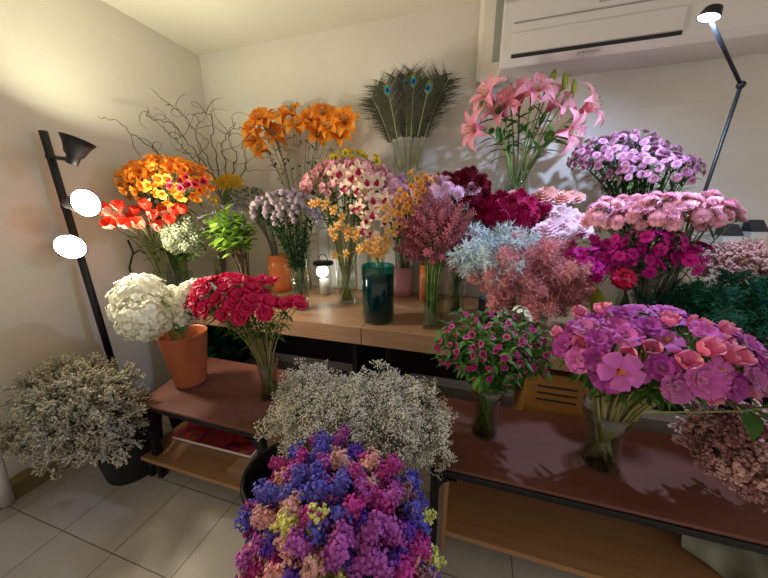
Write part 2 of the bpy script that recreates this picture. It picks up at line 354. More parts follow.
# ------------------------------------------------------------------ wall things
def ac():
    x0, x1, y0, z0, z1 = .071, 1.32, 1.8, 2.0, 2.32; yw = WY
    r = empty('air_conditioner', (x0, y0, z0), 'white wall air conditioner with dark outlet slot above the pink lilies', 'air conditioner'); w = x1-x0
    mb = MB(); prof = [(.03, 0), (.0, .03), (0, .26), (.05, .32), (yw-y0, .32), (yw-y0, 0)]
    n = len(prof); mb.add([(0, y, z) for y, z in prof]+[(w, y, z) for y, z in prof], [tuple(range(n-1, -1, -1)), tuple(range(n, 2*n))]+[(k, (k+1) % n, (k+1) % n+n, k+n) for k in range(n)])
    mb.build('casing', 'white_plastic', r, False, bevel=.004)
    a = at(511, 57, y0); b2 = at(683, 27, y0); t = at(511, 34, y0); u = at(511, 24, y0)
    sl = MB(); sl.box(((a.x+b2.x)/2-x0, -.001, a.z-z0), (b2.x-a.x, .006, .014)); sl.build('outlet_slot', 'slot_dark', r, False)
    fl = MB(); fl.box(((a.x+b2.x)/2-x0, -.004, (a.z+t.z)/2-z0+.004), (b2.x-a.x, .008, t.z-a.z-.012)); fl.build('outlet_flap', 'white_plastic', r, False, bevel=.002)
    pg = MB(); pg.box(((a.x+b2.x)/2-x0+.02, -.001, u.z-z0), (b2.x-a.x+.04, .004, .006)); pg.build('panel_groove', 'grey_plastic', r, False)
    p = at(589, 52, y0); mk = MB()
    for k in range(9): mk.box((p.x-x0-.045+k*.0105, -.0005, p.z-z0+.002), (.006, .002, .009 if k % 3 else .012))
    mk.build('printed_mark', 'grey_plastic', r, False)
    p = at(608, 1, y0); mk = MB()
    for k in range(5): mk.box((p.x-x0-.03+k*.011, -.0005, p.z-z0+.006), (.007, .002, .011))
    mk.build('maker_mark', 'grey_plastic', r, False)
ac()
a = at(476, 72, 1.93); b2 = at(503, 72, 1.93)
r = empty('duct_cover', (a.x, 1.93, 1.985), 'cream plastic duct cover on the wall left of the air conditioner', 'cover')
w = b2.x-a.x+.03
mb = MB(); mb.box((w/2, .05, .21), (w, .1, .42)); mb.build('shell', 'cream_plastic', r, False, bevel=.025)
mb = MB(); mb.box((w*.68, -.001, .26), (w*.42, .004, .34)); mb.build('inset_panel', 'grey_plastic', r, False)
MATS['grey_plastic'].node_tree.nodes['Principled BSDF'].inputs['Base Color'].default_value = lin('8f928c')

for k, (px, py, s_) in enumerate(((729, 233, .04), (755, 229, .034))):
    p = at(px, py, WY-.035)
    r = empty('wall_box', p, ('grey wall box with dark glossy lid, nearer the pink carnations', 'smaller grey wall box with dark lid at the right edge of the photo')[k], 'wall box')
    mb = MB(); mb.box((0, .0, -.03), (s_*1.9, .07, .04)); mb.build('body', 'white_board', r, False, bevel=.004)
    mb = MB(); w_ = s_; mb.add([(-w_, -.04, -.012), (w_, -.04, -.012), (w_, .034, -.012), (-w_, .034, -.012), (-w_*.92, .01, .045), (w_*.92, .01, .045), (w_*.92, .034, .045), (-w_*.92, .034, .045)], [(3, 2, 1, 0), (4, 5, 6, 7), (0, 1, 5, 4), (1, 2, 6, 5), (2, 3, 7, 6), (3, 0, 4, 7)]); mb.build('lid', 'grey_bucket', r, False, bevel=.003)

# floor lamp with three heads
LX, LY = -1.945, 1.0
pt = at(43, 131, LY); pb = at(107, 345, LY); dv = (pt-pb); foot = pb+dv*(-(pb.z-.02)/dv.z)
r = empty('floor_lamp', (foot.x, foot.y, 0), 'black pole floor lamp with three spot heads against the left wall', 'lamp')
O = V((foot.x, foot.y, 0))
mb = MB(); mb.lathe([(.0, .0), (.055, 0), (.055, .012), (.05, .018), (0, .02)], 28); mb.build('base', 'black_metal', r)
mb = MB(); mb.tube([foot-O, pt-O], .0165, n=12); mb.build('pole', 'black_metal', r)
def head(center, dirv, rad, on, hinge):
    dirv = V(dirv).normalized(); M = Matrix.Translation(V(center)-O) @ align(dirv)
    sh = MB(); k = rad/.066
    sh.lathe([(0, -.125*k), (.022*k, -.122*k), (.026*k, -.085*k), (.036*k, -.075*k), (.05*k, -.03*k), (.066*k, 0), (.063*k, 0), (.046*k, -.03*k), (.03*k, -.07*k), (0, -.072*k)], 28, M=M)
    h = sh.build('lamp_head', 'black_metal', r)
    ln = MB(); z = -.006*k if on != 'lamp_up' else -.035*k; rr = .061*k if on != 'lamp_up' else .042*k
    ln.lathe([(0, z+.006*k), (rr*.6, z+.005*k), (rr, z)], 28, M=M); ln.build('bulb', on, h)
    br = MB(); b0 = V(center)-O-dirv*.1*k; br.tube([b0, hinge-O], .009, n=8); br.ball(hinge-O, .02, n=10, m=6); br.build('bracket', 'black_metal', h)
def onpole(py):
    t = (at(43+(py-131)*.299, py, LY).z-pb.z)/dv.z; return pb+dv*t
head(at(78, 140, .97), (.16, .3, .9), .06, 'lamp_up', onpole(157))
head(at(87, 203, .95), (.97, .1, .02), .064, 'lamp_warm', onpole(207))
head(at(71, 246.5, .93), (.93, -.1, .3), .062, 'lamp_warm', onpole(252))
p = onx(128, 240, WX+.01); p2 = onx(134, 282, WX+.01)
mb = MB(); mb.tube([p, p+(p2-p)*.3+V((0, .02, 0)), p+(p2-p)*.65+V((0, -.015, 0)), p2, V((p2.x+.015, 1.31, .745))], .005, n=6)
tag(mb.build('power_cord', 'black_plastic'), 'black power cord hanging down the left wall behind the coral blooms', 'cord')

# clamp lamp on the right
j0 = at(668, 300, 1.62); j1 = at(741, 85, 1.52); hd = at(709, 17, 1.35)
ft = j0+(j0-j1)*((j0.z-BZ-.0)/(j1.z-j0.z)) if True else j0
r = empty('arm_lamp', (ft.x, ft.y, BZ), 'thin black jointed arm lamp with cool white light, at the right', 'lamp'); O2 = V((ft.x, ft.y, BZ))
mb = MB(); mb.lathe([(0, 0), (.06, 0), (.06, .014), (0, .016)], 24); mb.build('base', 'black_metal', r)
mb = MB(); mb.tube([ft-O2, j1-O2], .0062, n=8); mb.build('lower_arm', 'black_metal', r)
mb = MB(); mb.tube([j1-O2, hd-O2], .0055, n=8); mb.build('upper_arm', 'black_metal', r)
mb = MB(); mb.ball(j1-O2, .013, n=12, m=8); mb.build('joint', 'black_metal', r)
M = Matrix.Translation(hd-O2) @ align(V((-.28, .04, -.95)))
mb = MB(); mb.lathe([(0, -.025), (.022, -.023), (.03, .003), (.027, .003), (.024, -.003), (0, -.005)], 24, M=M); hh_ = mb.build('lamp_head', 'black_metal', r)
mb = MB(); mb.lathe([(0, .004), (.018, .0035), (.0265, .0)], 24, M=M); mb.build('bulb', 'led_cool', hh_)

# white panelled board behind the vases, white shelf carrying the peacock and lily vases
x0 = xat(318, 1.96, 1.0); x1 = xat(412, 1.96, 1.0)
r = empty('ribbed_board', (x0, 1.97, BZ), 'white ribbed board leaning on the back wall behind the orchids', 'board')
mb = MB(); mb.box(((x1-x0)/2, .02, .26), (x1-x0, .03, .52)); mb.build('board', 'white_board', r, False, bevel=.003)
mb = MB()
for k in range(7): mb.box(((k+.5)*(x1-x0)/7, -.003, .26), ((x1-x0)/7*.72, .018, .5))
mb.build('ribs', 'white_board', r, False, bevel=.004)
SZ = 1.33
x0 = xat(378, 1.85, SZ); x1 = xat(545, 1.85, SZ)
r = empty('display_shelf', (x0, 1.765, SZ), 'white wall shelf behind the flowers carrying the peacock vase', 'shelf')
mb = MB(); mb.box(((x1-x0)/2, .1325, -.012), (x1-x0, .265, .024)); mb.build('board', 'white_board', r, False, bevel=.003)
for xx in (.1, x1-x0-.1):
    mb = MB(); mb.add([(xx-.01, .265, -.024), (xx-.01, .08, -.024), (xx-.01, .265, -.2), (xx+.01, .265, -.024), (xx+.01, .08, -.024), (xx+.01, .265, -.2)], [(0, 1, 2), (5, 4, 3), (0, 3, 4, 1), (1, 4, 5, 2), (2, 5, 3, 0)]); mb.build('bracket', 'white_board', r, False)

# ------------------------------------------------------------------ vases and buckets
def vase(name, label, base, prof, glassm='clear_glass', water=.55, cat='vase', n=32, th=.004, liquid='water', square=0, group=None):
    r = empty(name, base+V((0, 0, .0015)), label, cat, group)
    out = [(0, 0)]+[(a, b) for a, b in prof]; inn = [(max(.001, a-th), b if i else th*2) for i, (a, b) in enumerate(prof)]
    mb = MB()
    if square:
        h = prof[-1][1]; s = square
        M = Matrix.Rotation(.3, 4, 'Z')
        for rr, zz in ((s, 0), (s-th, th*2)):
            pass
        ring = lambda q, z: [M @ V((a*q, b*q, z)) for a, b in ((-1, -1), (1, -1), (1, 1), (-1, 1))]
        vs = ring(s, 0)+ring(s, h)+ring(s-th, h)+ring(s-th, th*3)
        fs = [(3, 2, 1, 0)]+[(a*4+k, a*4+(k+1) % 4, a*4+4+(k+1) % 4, a*4+4+k) for a in range(3) for k in range(4)]+[(12, 13, 14, 15)]
        mb.add(vs, fs); mb.build('glass_body', glassm, r, False)
        if water:
            w = MB(); vs = ring(s-th*1.5, th*3.5)+ring(s-th*1.5, h*water)
            w.add(vs, [(3, 2, 1, 0), (4, 5, 6, 7)]+[(k, (k+1) % 4, 4+(k+1) % 4, 4+k) for k in range(4)]); w.build('water', liquid, r, False)
        return r
    mb.lathe(out+list(reversed(inn))+[(0, th*2)], n); mb.build('glass_body', glassm, r)
    if water:
        H = prof[-1][1]*water; wp = [(0, th*2.5)]
        for i in range(9):
            z = th*2.5+(H-th*2.5)*i/8
            for (ra, za), (rb, zb) in zip(prof, prof[1:]):
                if za <= z <= zb or (z < prof[0][1]+1e-6): wp.append((ra+(rb-ra)*((z-za)/(zb-za) if zb > za else 0)-th*1.4, z)); break
        wp.append((0, H)); w = MB(); w.lathe(wp, n); w.build('water', liquid, r)
    return r
def pot(name, label, base, prof, mat, cat='pot', n=40, th=.006, foot=None, soil=None, rim=None):
    r = empty(name, base+V((0, 0, .0015)), label, cat); mb = MB()
    out = [(0, 0)]+list(prof); inn = [(a-th, b if i else .01) for i, (a, b) in enumerate(prof)]
    mb.lathe(out+list(reversed(inn))+[(0, .012)], n); mb.build('body', mat, r)
    if foot: mb = MB(); mb.lathe([(prof[0][0]+.002, 0), (prof[0][0]+.005, .012), (prof[0][0]+.001, .014)], n); mb.build('foot_ring', foot, r)
    if rim:
        a, b = prof[-1]; mb = MB(); mb.lathe([(a-th, b), (a-th, b+.008), (a+.008, b+.008), (a+.01, b-.004), (a+.006, b-.014), (a, b-.014)], n); mb.build('rim', rim, r)
    return r
def bucket(label, base, r0_, r1_, h, name='bucket', mat='black_plastic'):
    r = pot(name, label, base, [(r0_, 0), (r0_+.002, .005), (r1_-.004, h-.04), (r1_, h)], mat, 'bucket', rim=mat)
    mb = MB(); mb.tube([(math.cos(a)*(r1_+.012), -.02-math.sin(a)*(r1_*.35), h-.02-math.sin(a)*h*.36) for a in [PI*k/16 for k in range(17)]], .004, n=6); mb.build('handle', mat, r)
    return r

# ------------------------------------------------------------------ flower heads (unit size, +Z is where the bloom looks)
PR = {}
def proto(key, fn, mats, nvar=2):
    L_ = []
    for k in range(nvar):
        mb = MB(); fn(mb); L_.append(mb.mesh(key, mats))
    PR[key] = L_
def lily(mb):
    for k in range(6):
        o = k % 2; s_ = rnd.uniform(.9, 1.08)
        mb.petal(k*PI/3+rnd.uniform(-.08, .08), [(.02, -.25), (.1, .1), (.3, .42), (.6, .6), (.88, .56*s_), (1.08, .34*s_)], [.05, .14, .25+.07*o, .29+.09*o, .19+.04*o, .015], cup=.35, ruf=.12, mi=0, cols=4, mi2=1, split=3)
    for k in range(6):
        a = k*PI/3+.3; e = V((math.cos(a)*.26, math.sin(a)*.26, .8)); mb.tube([(0, 0, 0), (e.x*.5, e.y*.5, .45), e], .014, n=4, mi=3)
        mb.ball(e, .05, (1.5, .6, .5), mi=2)
    mb.tube([(0, 0, 0), (0, .04, .95)], .02, n=5, mi=3)
def lily_slim(mb):
    for k in range(6):
        o = k % 2; s_ = rnd.uniform(.9, 1.1)
        mb.petal(k*PI/3+rnd.uniform(-.1, .1), [(.02, -.3), (.09, .05), (.26, .42), (.58, .66), (.92, .66*s_), (1.22, .42*s_)], [.04, .1, .18+.04*o, .21+.06*o, .14+.03*o, .012], cup=.4, ruf=.1, mi=0, cols=4, mi2=1, split=2)
    for k in range(6):
        a = k*PI/3+.3; e = V((math.cos(a)*.2, math.sin(a)*.2, .85)); mb.tube([(0, 0, 0), (e.x*.5, e.y*.5, .45), e], .012, n=4, mi=3)
        mb.ball(e, .035, (1.5, .6, .5), mi=2)
    mb.tube([(0, 0, 0), (0, .04, 1)], .018, n=5, mi=3)
proto('lily_rose', lily_slim, ['pink_lily', 'pink_lily_deep', 'dark_anther', 'stem_pale'], 3)
for nm, a, b in (('lily_orange', 'orange_petal', 'orange_petal_deep'),): proto(nm, lily, [a, b, 'dark_anther', 'stem_pale'], 3)
def bud(mb):
    mb.lathe([(.0, -.5), (.1, -.42), (.17, -.1), (.16, .25), (.1, .5), (0, .62)], 8)
proto('lily_bud', bud, ['stem_pale'], 1); proto('lily_bud_green', bud, ['leaf_yellow'], 1)
def alstro(mb):
    for k in range(6):
        o = k % 2
        mb.petal(k*PI/3+rnd.uniform(-.15, .15), [(.03, -.4), (.12, .05), (.34, .42), (.62, .62), (.85, .6)], [.05, .12, .26 if o else .2, .36 if o else .22, .06], cup=.25, mi=0, cols=2, mi2=1, split=2)
    for k in range(4):
        a = k*1.5; mb.tube([(0, 0, 0), (math.cos(a)*.16, math.sin(a)*.16, .55)], .015, n=3, mi=2)
for nm, a, b in (('alstro_orange', 'orange_petal', 'orange_petal_deep'), ('alstro_red', 'crimson_petal', 'dark_red'), ('alstro_pink', 'pink_soft', 'pale_pink'), ('alstro_yellow', 'yellow_petal', 'leaf_lime'), ('orchid_small', 'orchid_yellow', 'orange_petal')):
    proto(nm, alstro, [a, b, 'dark_anther'])
def tulip(mb):
    for k in range(6):
        o = k % 2
        mb.petal(k*PI/3+rnd.uniform(-.1, .1), [(.05, -.5), (.4, -.3), (.58-.06*o, .1), (.6-.08*o, .5), (.66-.2*o+rnd.uniform(-.1, .25), .8)], [.1, .38, .5, .42, .08], cup=.45, mi=0 if rnd.random() < .8 else 1, cols=4, ruf=.1)
proto('tulip', tulip, ['coral_petal', 'cream_petal'], 4)
def ruffle(layers, seg=30, dome=.55, r_=1.0, saw=.12, calyx=True):
    def fn(mb):
        for k in range(layers):
            t = k/max(1, layers-1); R0 = r_*(1-.78*t); z0 = dome*t; ph = rnd.uniform(0, 6); q = 3; vs = []
            for j in range(seg):
                a = 2*PI*j/seg; wv = math.sin(a*7+ph)*.5+math.sin(a*11+ph*2)*.5
                for i in range(q):
                    s_ = (i/(q-1)); rr = R0*(.12+.88*s_)*(1+.1*wv*s_)+(saw*R0*((j % 2)-.5) if i == q-1 else 0)
                    zz = z0-.16+s_*s_*.2+.13*wv*s_*(1-.3*t)-(1-t)*.1*s_
                    vs.append(V((rr*math.cos(a), rr*math.sin(a), zz)))
            mb.add(vs, [(j*q+i, ((j+1) % seg)*q+i, ((j+1) % seg)*q+i+1, j*q+i+1) for j in range(seg) for i in range(q-1)], 0 if (k % 3 or calyx == 2) else 1)
        if calyx: mb.lathe([(.0, -.75), (.14, -.7), (.2, -.3), (.3, -.08)], 8, mi=2)
    return fn
for nm, a, b in (('carn_pink', 'carnation_pink', 'pink_soft'), ('carn_peach', 'peach', 'pale_pink'), ('carn_white', 'white_pink', 'white_pink'), ('carn_red', 'crimson_petal', 'dark_red'), ('celosia', 'magenta_deep', 'magenta_deep'), ('mum_red', 'dark_red', 'dark_red'), ('mum_lilac', 'lilac', 'lilac'),):
    proto(nm, ruffle(7 if nm in ('celosia', 'mum_red', 'mum_lilac') else 5, 36 if nm in ('celosia', 'mum_red', 'mum_lilac') else 26, .75 if nm in ('celosia', 'mum_red', 'mum_lilac') else .5, saw=.2 if 'mum' in nm else .12), [a, b, 'stem_green'], 3)
def mumdaisy(mb):
    for ring, (n, L_, z, tl) in enumerate(((14, 1, 0, .15), (12, .8, .12, .35), (8, .55, .22, .5))):
        for k in range(n): mb.petal(2*PI*k/n+ring*.3, [(.1, z), (L_*.6, z+tl*.5*L_), (L_, z+tl*.6*L_)], [.06, .17, .08], mi=0 if ring < 2 else 1, cols=1)
    mb.ball((0, 0, .25), .22, (1, 1, .6), 6, 3, mi=2); mb.lathe([(0, -.4), (.2, -.2), (.3, 0)], 6, mi=3)
proto('santini', mumdaisy, ['santini_pink', 'santini_dark', 'leaf_yellow', 'stem_green'], 2)
def button(mb):
    n = 60
    mb.ball((0, 0, 0), .85, n=8, m=6)
    for k in range(n):
        z = 1-2*(k+.5)/n
        if z < -.5: continue
        a = k*2.4; q = math.sqrt(1-z*z); mb.octa((q*math.cos(a)*.9, q*math.sin(a)*.9, z*.9), .16, mi=k % 2)
proto('button', button, ['lilac_grey', 'lilac'], 2)
def hydr(n, r_, mi=2):
    def fn(mb):
        mb.ball((0, 0, 0), r_*.76, (1, 1, .85), 10, 8, mi=1)
        for k in range(n):
            z = 1-2*(k+.5)/n
            if z < -.75: continue
            a = k*2.39996; q = math.sqrt(1-z*z); d = V((q*math.cos(a), q*math.sin(a), z*.85)); d += rv(.06)
            M = Matrix.Translation(d*r_*rnd.uniform(.92, 1.04)) @ align(d+rv(.5), rnd.uniform(0, 3))
            for j in range(4): mb.petal(j*PI/2, [(0, 0), (.09, .02), (.165, -.015)], [.02, .085, .045], cup=.25, M=M, cols=2, mi=0)
    return fn
proto('hydrangea', hydr(170, 1), ['white_petal', 'white_petal'], 3)
proto('sedum_head', hydr(70, 1), ['sedum', 'leaf_grey'], 2)
def orchid(mb):
    for k, (a, L_, w) in enumerate(((90, 1, .26), (20, .95, .24), (160, .95, .24), (235, .95, .25), (305, .95, .25))):
        mb.petal(math.radians(a)+rnd.uniform(-.06, .06), [(.04, 0), (.3, .1), (.7, .12), (1*L_, -.02)], [.08, w, w*1.05, .05], cup=.3, cols=4, mi=0)
    mb.petal(-PI/2, [(.02, .08), (.2, .3), (.45, .32), (.62, .1)], [.1, .3, .3, .16], cup=.5, cols=4, mi=1, ruf=.2)
    mb.tube([(0, 0, 0), (0, .05, .22), (0, -.06, .42)], .1, .08, n=6, mi=2)
proto('orchid_cream', orchid, ['orchid_cream', 'orchid_lip', 'orchid_lip'], 2); proto('orchid_gold', orchid, ['orchid_gold', 'orchid_yellow', 'orange_petal_deep'], 2)
def godetia(op):
    def fn(mb):
        for k in range(5 if op else 4):
            n = 5 if op else 4
            if op: pf = [(.04, -.35), (.2, 0), (.55, .25), (.9, .32), (1.02, .28)]; w = [.06, .22, .5, .56, .3]
            else: pf = [(.05, -.45), (.3, -.15), (.5, .25), (.5, .6), (.62, .78)]; w = [.08, .3, .46, .42, .2]
            mb.petal(2*PI*k/n+rnd.uniform(-.12, .12), pf, w, cup=.15 if op else .4, ruf=.22, cols=6, mi=0, mi2=1, split=3 if not op else 2)
        if op:
            for k in range(5):
                mb.petal(2*PI*(k+.5)/5, [(.04, -.2), (.2, .15), (.45, .45), (.62, .5)], [.05, .2, .36, .2], cup=.3, ruf=.25, cols=4, mi=0, mi2=1, split=1)
        for k in range(6): mb.tube([(0, 0, -.2), (math.cos(k)*.12, math.sin(k)*.12, .3)], .02, n=3, mi=3)
        mb.lathe([(0, -.7), (.1, -.6), (.13, -.3), (.06, -.2)], 6, mi=2)
    return fn
proto('godetia_big', godetia(1), ['godetia', 'godetia_pale', 'stem_green', 'godetia_pale'], 3)
organic('godetia_deep', 'b6489e', '9c3a8c', vary=.15); proto('godetia_deep', godetia(1), ['godetia_deep', 'godetia', 'stem_green', 'godetia_pale'], 2)
organic('crimson_deep', 'a8123e', 'c41c4c'); proto('clarkia_red', godetia(1), ['crimson_petal', 'crimson_deep', 'stem_green', 'crimson_pale'], 3)
def single5(mb):
    for k in range(5): mb.petal(2*PI*k/5+rnd.uniform(-.08, .08), [(.04, -.3), (.22, .08), (.6, .22), (.92, .2), (1.0, .12)], [.05, .2, .42, .42, .16], cup=-.15, ruf=.08, cols=4, mi=0, mi2=1, split=1)
    for k in range(6): mb.tube([(0, 0, -.1), (math.cos(k)*.1, math.sin(k)*.1, .32)], .022, n=3, mi=3)
    mb.lathe([(0, -.6), (.1, -.5), (.12, -.2)], 6, mi=2)
proto('godetia_single', single5, ['godetia', 'godetia_core', 'stem_green', 'yellow_petal'], 2)
proto('godetia_cup', godetia(0), ['godetia_pink', 'godetia_core', 'stem_green', 'godetia_pale'], 3)
def fringed(mb):
    for k in range(5): mb.petal(2*PI*k/5+rnd.uniform(-.1, .1), [(.03, -.5), (.18, .05), (.6, .14), (1.0, .08)], [.05, .14, .4, .5], ruf=.08, cols=4, mi=0, mi2=1, split=2, saw=.22)
    mb.lathe([(0, -.9), (.12, -.8), (.13, -.1)], 6, mi=2)
proto('dianthus', fringed, ['dianthus_pink', 'dianthus_core', 'stem_green'], 3); proto('dianthus_white', fringed, ['white_petal', 'white_petal', 'stem_green'], 1); proto('dianthus_rose', fringed, ['magenta', 'dianthus_core', 'stem_green'], 2)
def ruf_mag(mb):
    fringed(mb); ruffle(2, 20, .3, .75)(mb)
proto('magenta_spray', ruf_mag, ['magenta', 'magenta', 'stem_grey'], 3)
def statice(mb):
    n = 150
    for k in range(n):
        t = k/n; x = (t*2-1)*.95; wd = .42*math.sqrt(max(.05, 1-(t*1.5-.75)**2))
        p = V((rnd.uniform(-wd, wd), rnd.uniform(-.4, .4), x*.9+rnd.uniform(-.1, .1))); d = (V((p.x, p.y, .25+p.z*.4)))
        d = d.normalized() if d.length > .01 else V((0, 0, 1)); M = Matrix.Translation(p) @ align(d+rv(.3))
        mb.lathe([(.02, -.1), (.04, .0), (.095, .065), (.055, .05), (.0, .03)], 5, M=M, mi=0)
    mb.ball((0, 0, 0), .36, (1, .8, 2.2), 8, 6, jit=.15)
    mb.tube([(0, 0, -1.2), (0, 0, .6)], .05, .03, n=4, mi=1)
for c_ in ('magenta', 'blue', 'violet', 'yellow', 'salmon', 'mauve', 'orchid', 'dusk'): proto('statice_'+c_, statice, ['statice_'+c_, 'stem_green'], 2)
def plume(mb):
    mb.tube([(0, 0, -.5), (.02, 0, .5), (.05, 0, 1)], .015, .006, n=4, mi=1)
    for k in range(34):
        t = k/34; z = -.3+1.25*t; a = k*2.4; L_ = .2*(1-t)**.8+.05
        e = V((math.cos(a)*L_, math.sin(a)*L_, z+L_*.8)); b0 = V((0, 0, z)); nb = max(2, int(L_*30))
        for j in range(nb):
            p = b0.lerp(e, (j+1)/nb)+rv(.02); mb.octa(p, rnd.uniform(.024, .044), mi=0)
proto('astilbe_plume', plume, ['astilbe', 'twig_brown'], 3)
def frond(nb, nd, curl, nl=.12, w=.012):
    def fn(mb):
        ax = [V((0, 0, 0))]; d = V((0, 0, 1)); side = rv(1); side.z = -.4; side.normalize()
        for k in range(12): d = (d+side*curl*.12).normalized(); ax.append(ax[-1]+d/12)
        mb.tube(ax, .012, .004, n=4, mi=1)
        for k in range(nb):
            t = .12+.86*k/nb; i = min(10, int(t*12)); p = ax[i].lerp(ax[i+1], t*12-i); dd = (ax[i+1]-ax[i]).normalized()
            o = dd.orthogonal(); o.rotate(Matrix.Rotation(k*2.4, 3, dd)); bd = (o+dd*.6+rv(.3)).normalized(); L_ = (.34*(1-t)+.12)*rnd.uniform(.7, 1.2)
            q = [p, p+bd*L_*.5, p+bd*L_-V((0, 0, .03))]; mb.tube(q, .006, .003, n=3, mi=1, cap=False)
            for j in range(nd):
                u = (j+.5)/nd; s_ = p.lerp(q[2], u); nv = (bd*.5+rv(1)).normalized(); nv2 = nv.cross(V((.3, .5, .8))).normalized()*w
                e = s_+nv*nl*rnd.uniform(.6, 1.2); mb.add([s_-nv2, s_+nv2, e], [(0, 1, 2)], 0)
    return fn
proto('frond_smoke', frond(46, 16, .5, .12, .011), ['smoke_pink', 'smoke_pink'], 3); proto('frond_ice', frond(34, 12, 1.3, .13, .011), ['ice_blue', 'ice_blue'], 3); proto('frond_green', frond(46, 16, .7, .1, .009), ['fern_green', 'leaf_deep'], 3)
def spraypair(key, mats, lev, nb, flor, spread=.75, nvar=3, L0=.36, tube_r=.006):
    out = []
    for k in range(nvar):
        br, fl = MB(), MB()
        def rec(p, d, L_, lv):
            e = p+d*L_; br.tube([p, (p+e)/2+rv(.02)*L_, e], tube_r*(.4+.25*lv), tube_r*(.3+.2*lv), n=3, cap=False)
            if lv == 0: flor(fl, e, d); return
            for j in range(nb):
                nd_ = (d+rv(spread)).normalized(); rec(e if j or lv < 2 else p.lerp(e, .6), nd_, L_*rnd.uniform(.5, .8), lv-1)
        for j in range(3): rec(V((0, 0, 0)), (V((0, 0, 1))+rv(.55)).normalized(), L0, lev)
        out.append((br.mesh(key+'_twigs', mats[1]), fl.mesh(key+'_florets', mats[0])))
    PR[key] = out
def fl_gyp(fl, e, d):
    for k in range(3):
        p = e+rv(.06); M = align(d+rv(.8)).to_3x3(); fl.ball(p, rnd.uniform(.014, .022), (1, 1, .75), 5, 3, M=M, jit=.25)
spraypair('gypso', ['gypso', 'stem_grey'], 3, 3, fl_gyp, .8, 4, .3)
def fl_cas(fl, e, d):
    for k in range(4):
        p = e-d*(.05*k)+rv(.014); fl.octa(p, rnd.uniform(.02, .03), align(d+rv(.6)).to_3x3(), el=1.7)
spraypair('caspia', ['caspia', 'stem_dark'], 2, 4, fl_cas, .85, 4, .36)
def fl_lim(fl, e, d):
    for k in range(4):
        p = e-d*(.045*k)+rv(.03); M = Matrix.Translation(p) @ align(d+rv(.8)); fl.lathe([(.012, -.03), (.022, 0), (.042, .03), (.02, .02), (0, .012)], 6, M=M)
spraypair('lim_pink', ['limonium_pink', 'stem_green'], 2, 4, fl_lim, .8, 3, .34); spraypair('lim_dusk', ['limonium_dusk', 'stem_dark'], 2, 4, fl_lim, .8, 3, .34)
def fl_grey(fl, e, d):
    for k in range(3): fl.ball(e+rv(.05)-d*.04*k, .035, n=5, m=3, jit=.2)
spraypair('greyfuzz', ['leaf_grey', 'stem_grey'], 2, 3, fl_grey, .7, 2, .4); spraypair('goldenrod', ['yellow_petal', 'stem_green'], 2, 4, fl_cas, .7, 2, .34)
spraypair('purple_spike', ['purple', 'stem_green'], 1, 3, fl_cas, .5, 2, .5); spraypair('mauve_spike', ['mauve_small', 'stem_green'], 1, 4, fl_cas, .6, 2, .4)

# ------------------------------------------------------------------ arranging
def dome(cx, cy, hw, hh, y, dy, n, lo=-.3, back=.5, rmin=.82, seed=0):
    c = at(cx, cy, y); k = depth(c)/FPX; rx, rz = hw*k, hh*k; q = random.Random(seed+int(cx*7+cy)); out = []
    N_ = n
    while True:
        out = []
        for i in range(N_):
            z = 1-2*(i+.5)/N_; a = i*2.39996+seed; h = math.sqrt(1-z*z); d = V((h*math.cos(a), h*math.sin(a), z))
            if d.z < lo or d.y > back: continue
            out.append(d)
        if len(out) >= n: break
        N_ += 1
    res = []
    for d in out[:]:
        s_ = q.uniform(rmin, 1.03); res.append((V((c.x+d.x*rx*s_, c.y+d.y*dy*s_, c.z+d.z*rz*s_)), V((d.x/rx, d.y/dy, d.z/rz)).normalized()))
    return res
def spots(lst, nrm=(0, -.6, .8), jit=.02):
    return [(at(px, py, y)+rv(jit)*.3, (V(nrm)+V(((px-cxm)/60, 0, 0)) if False else V(nrm)+rv(.35)).normalized()) for px, py, y in lst for cxm in (0,)]
def path(bp, mp, pos):
    L_ = (pos-mp).length; a = (mp-bp).normalized(); c = mp+(a*.6+V((0, 0, .4)))*L_*.5; pts = [bp]
    if (mp-bp).length > .02: pts.append((bp+mp)/2)
    for i in range(6):
        t = i/5; pts.append(mp*(1-t)**2+c*2*t*(1-t)+pos*t*t)
    return pts, (pos-c).normalized()
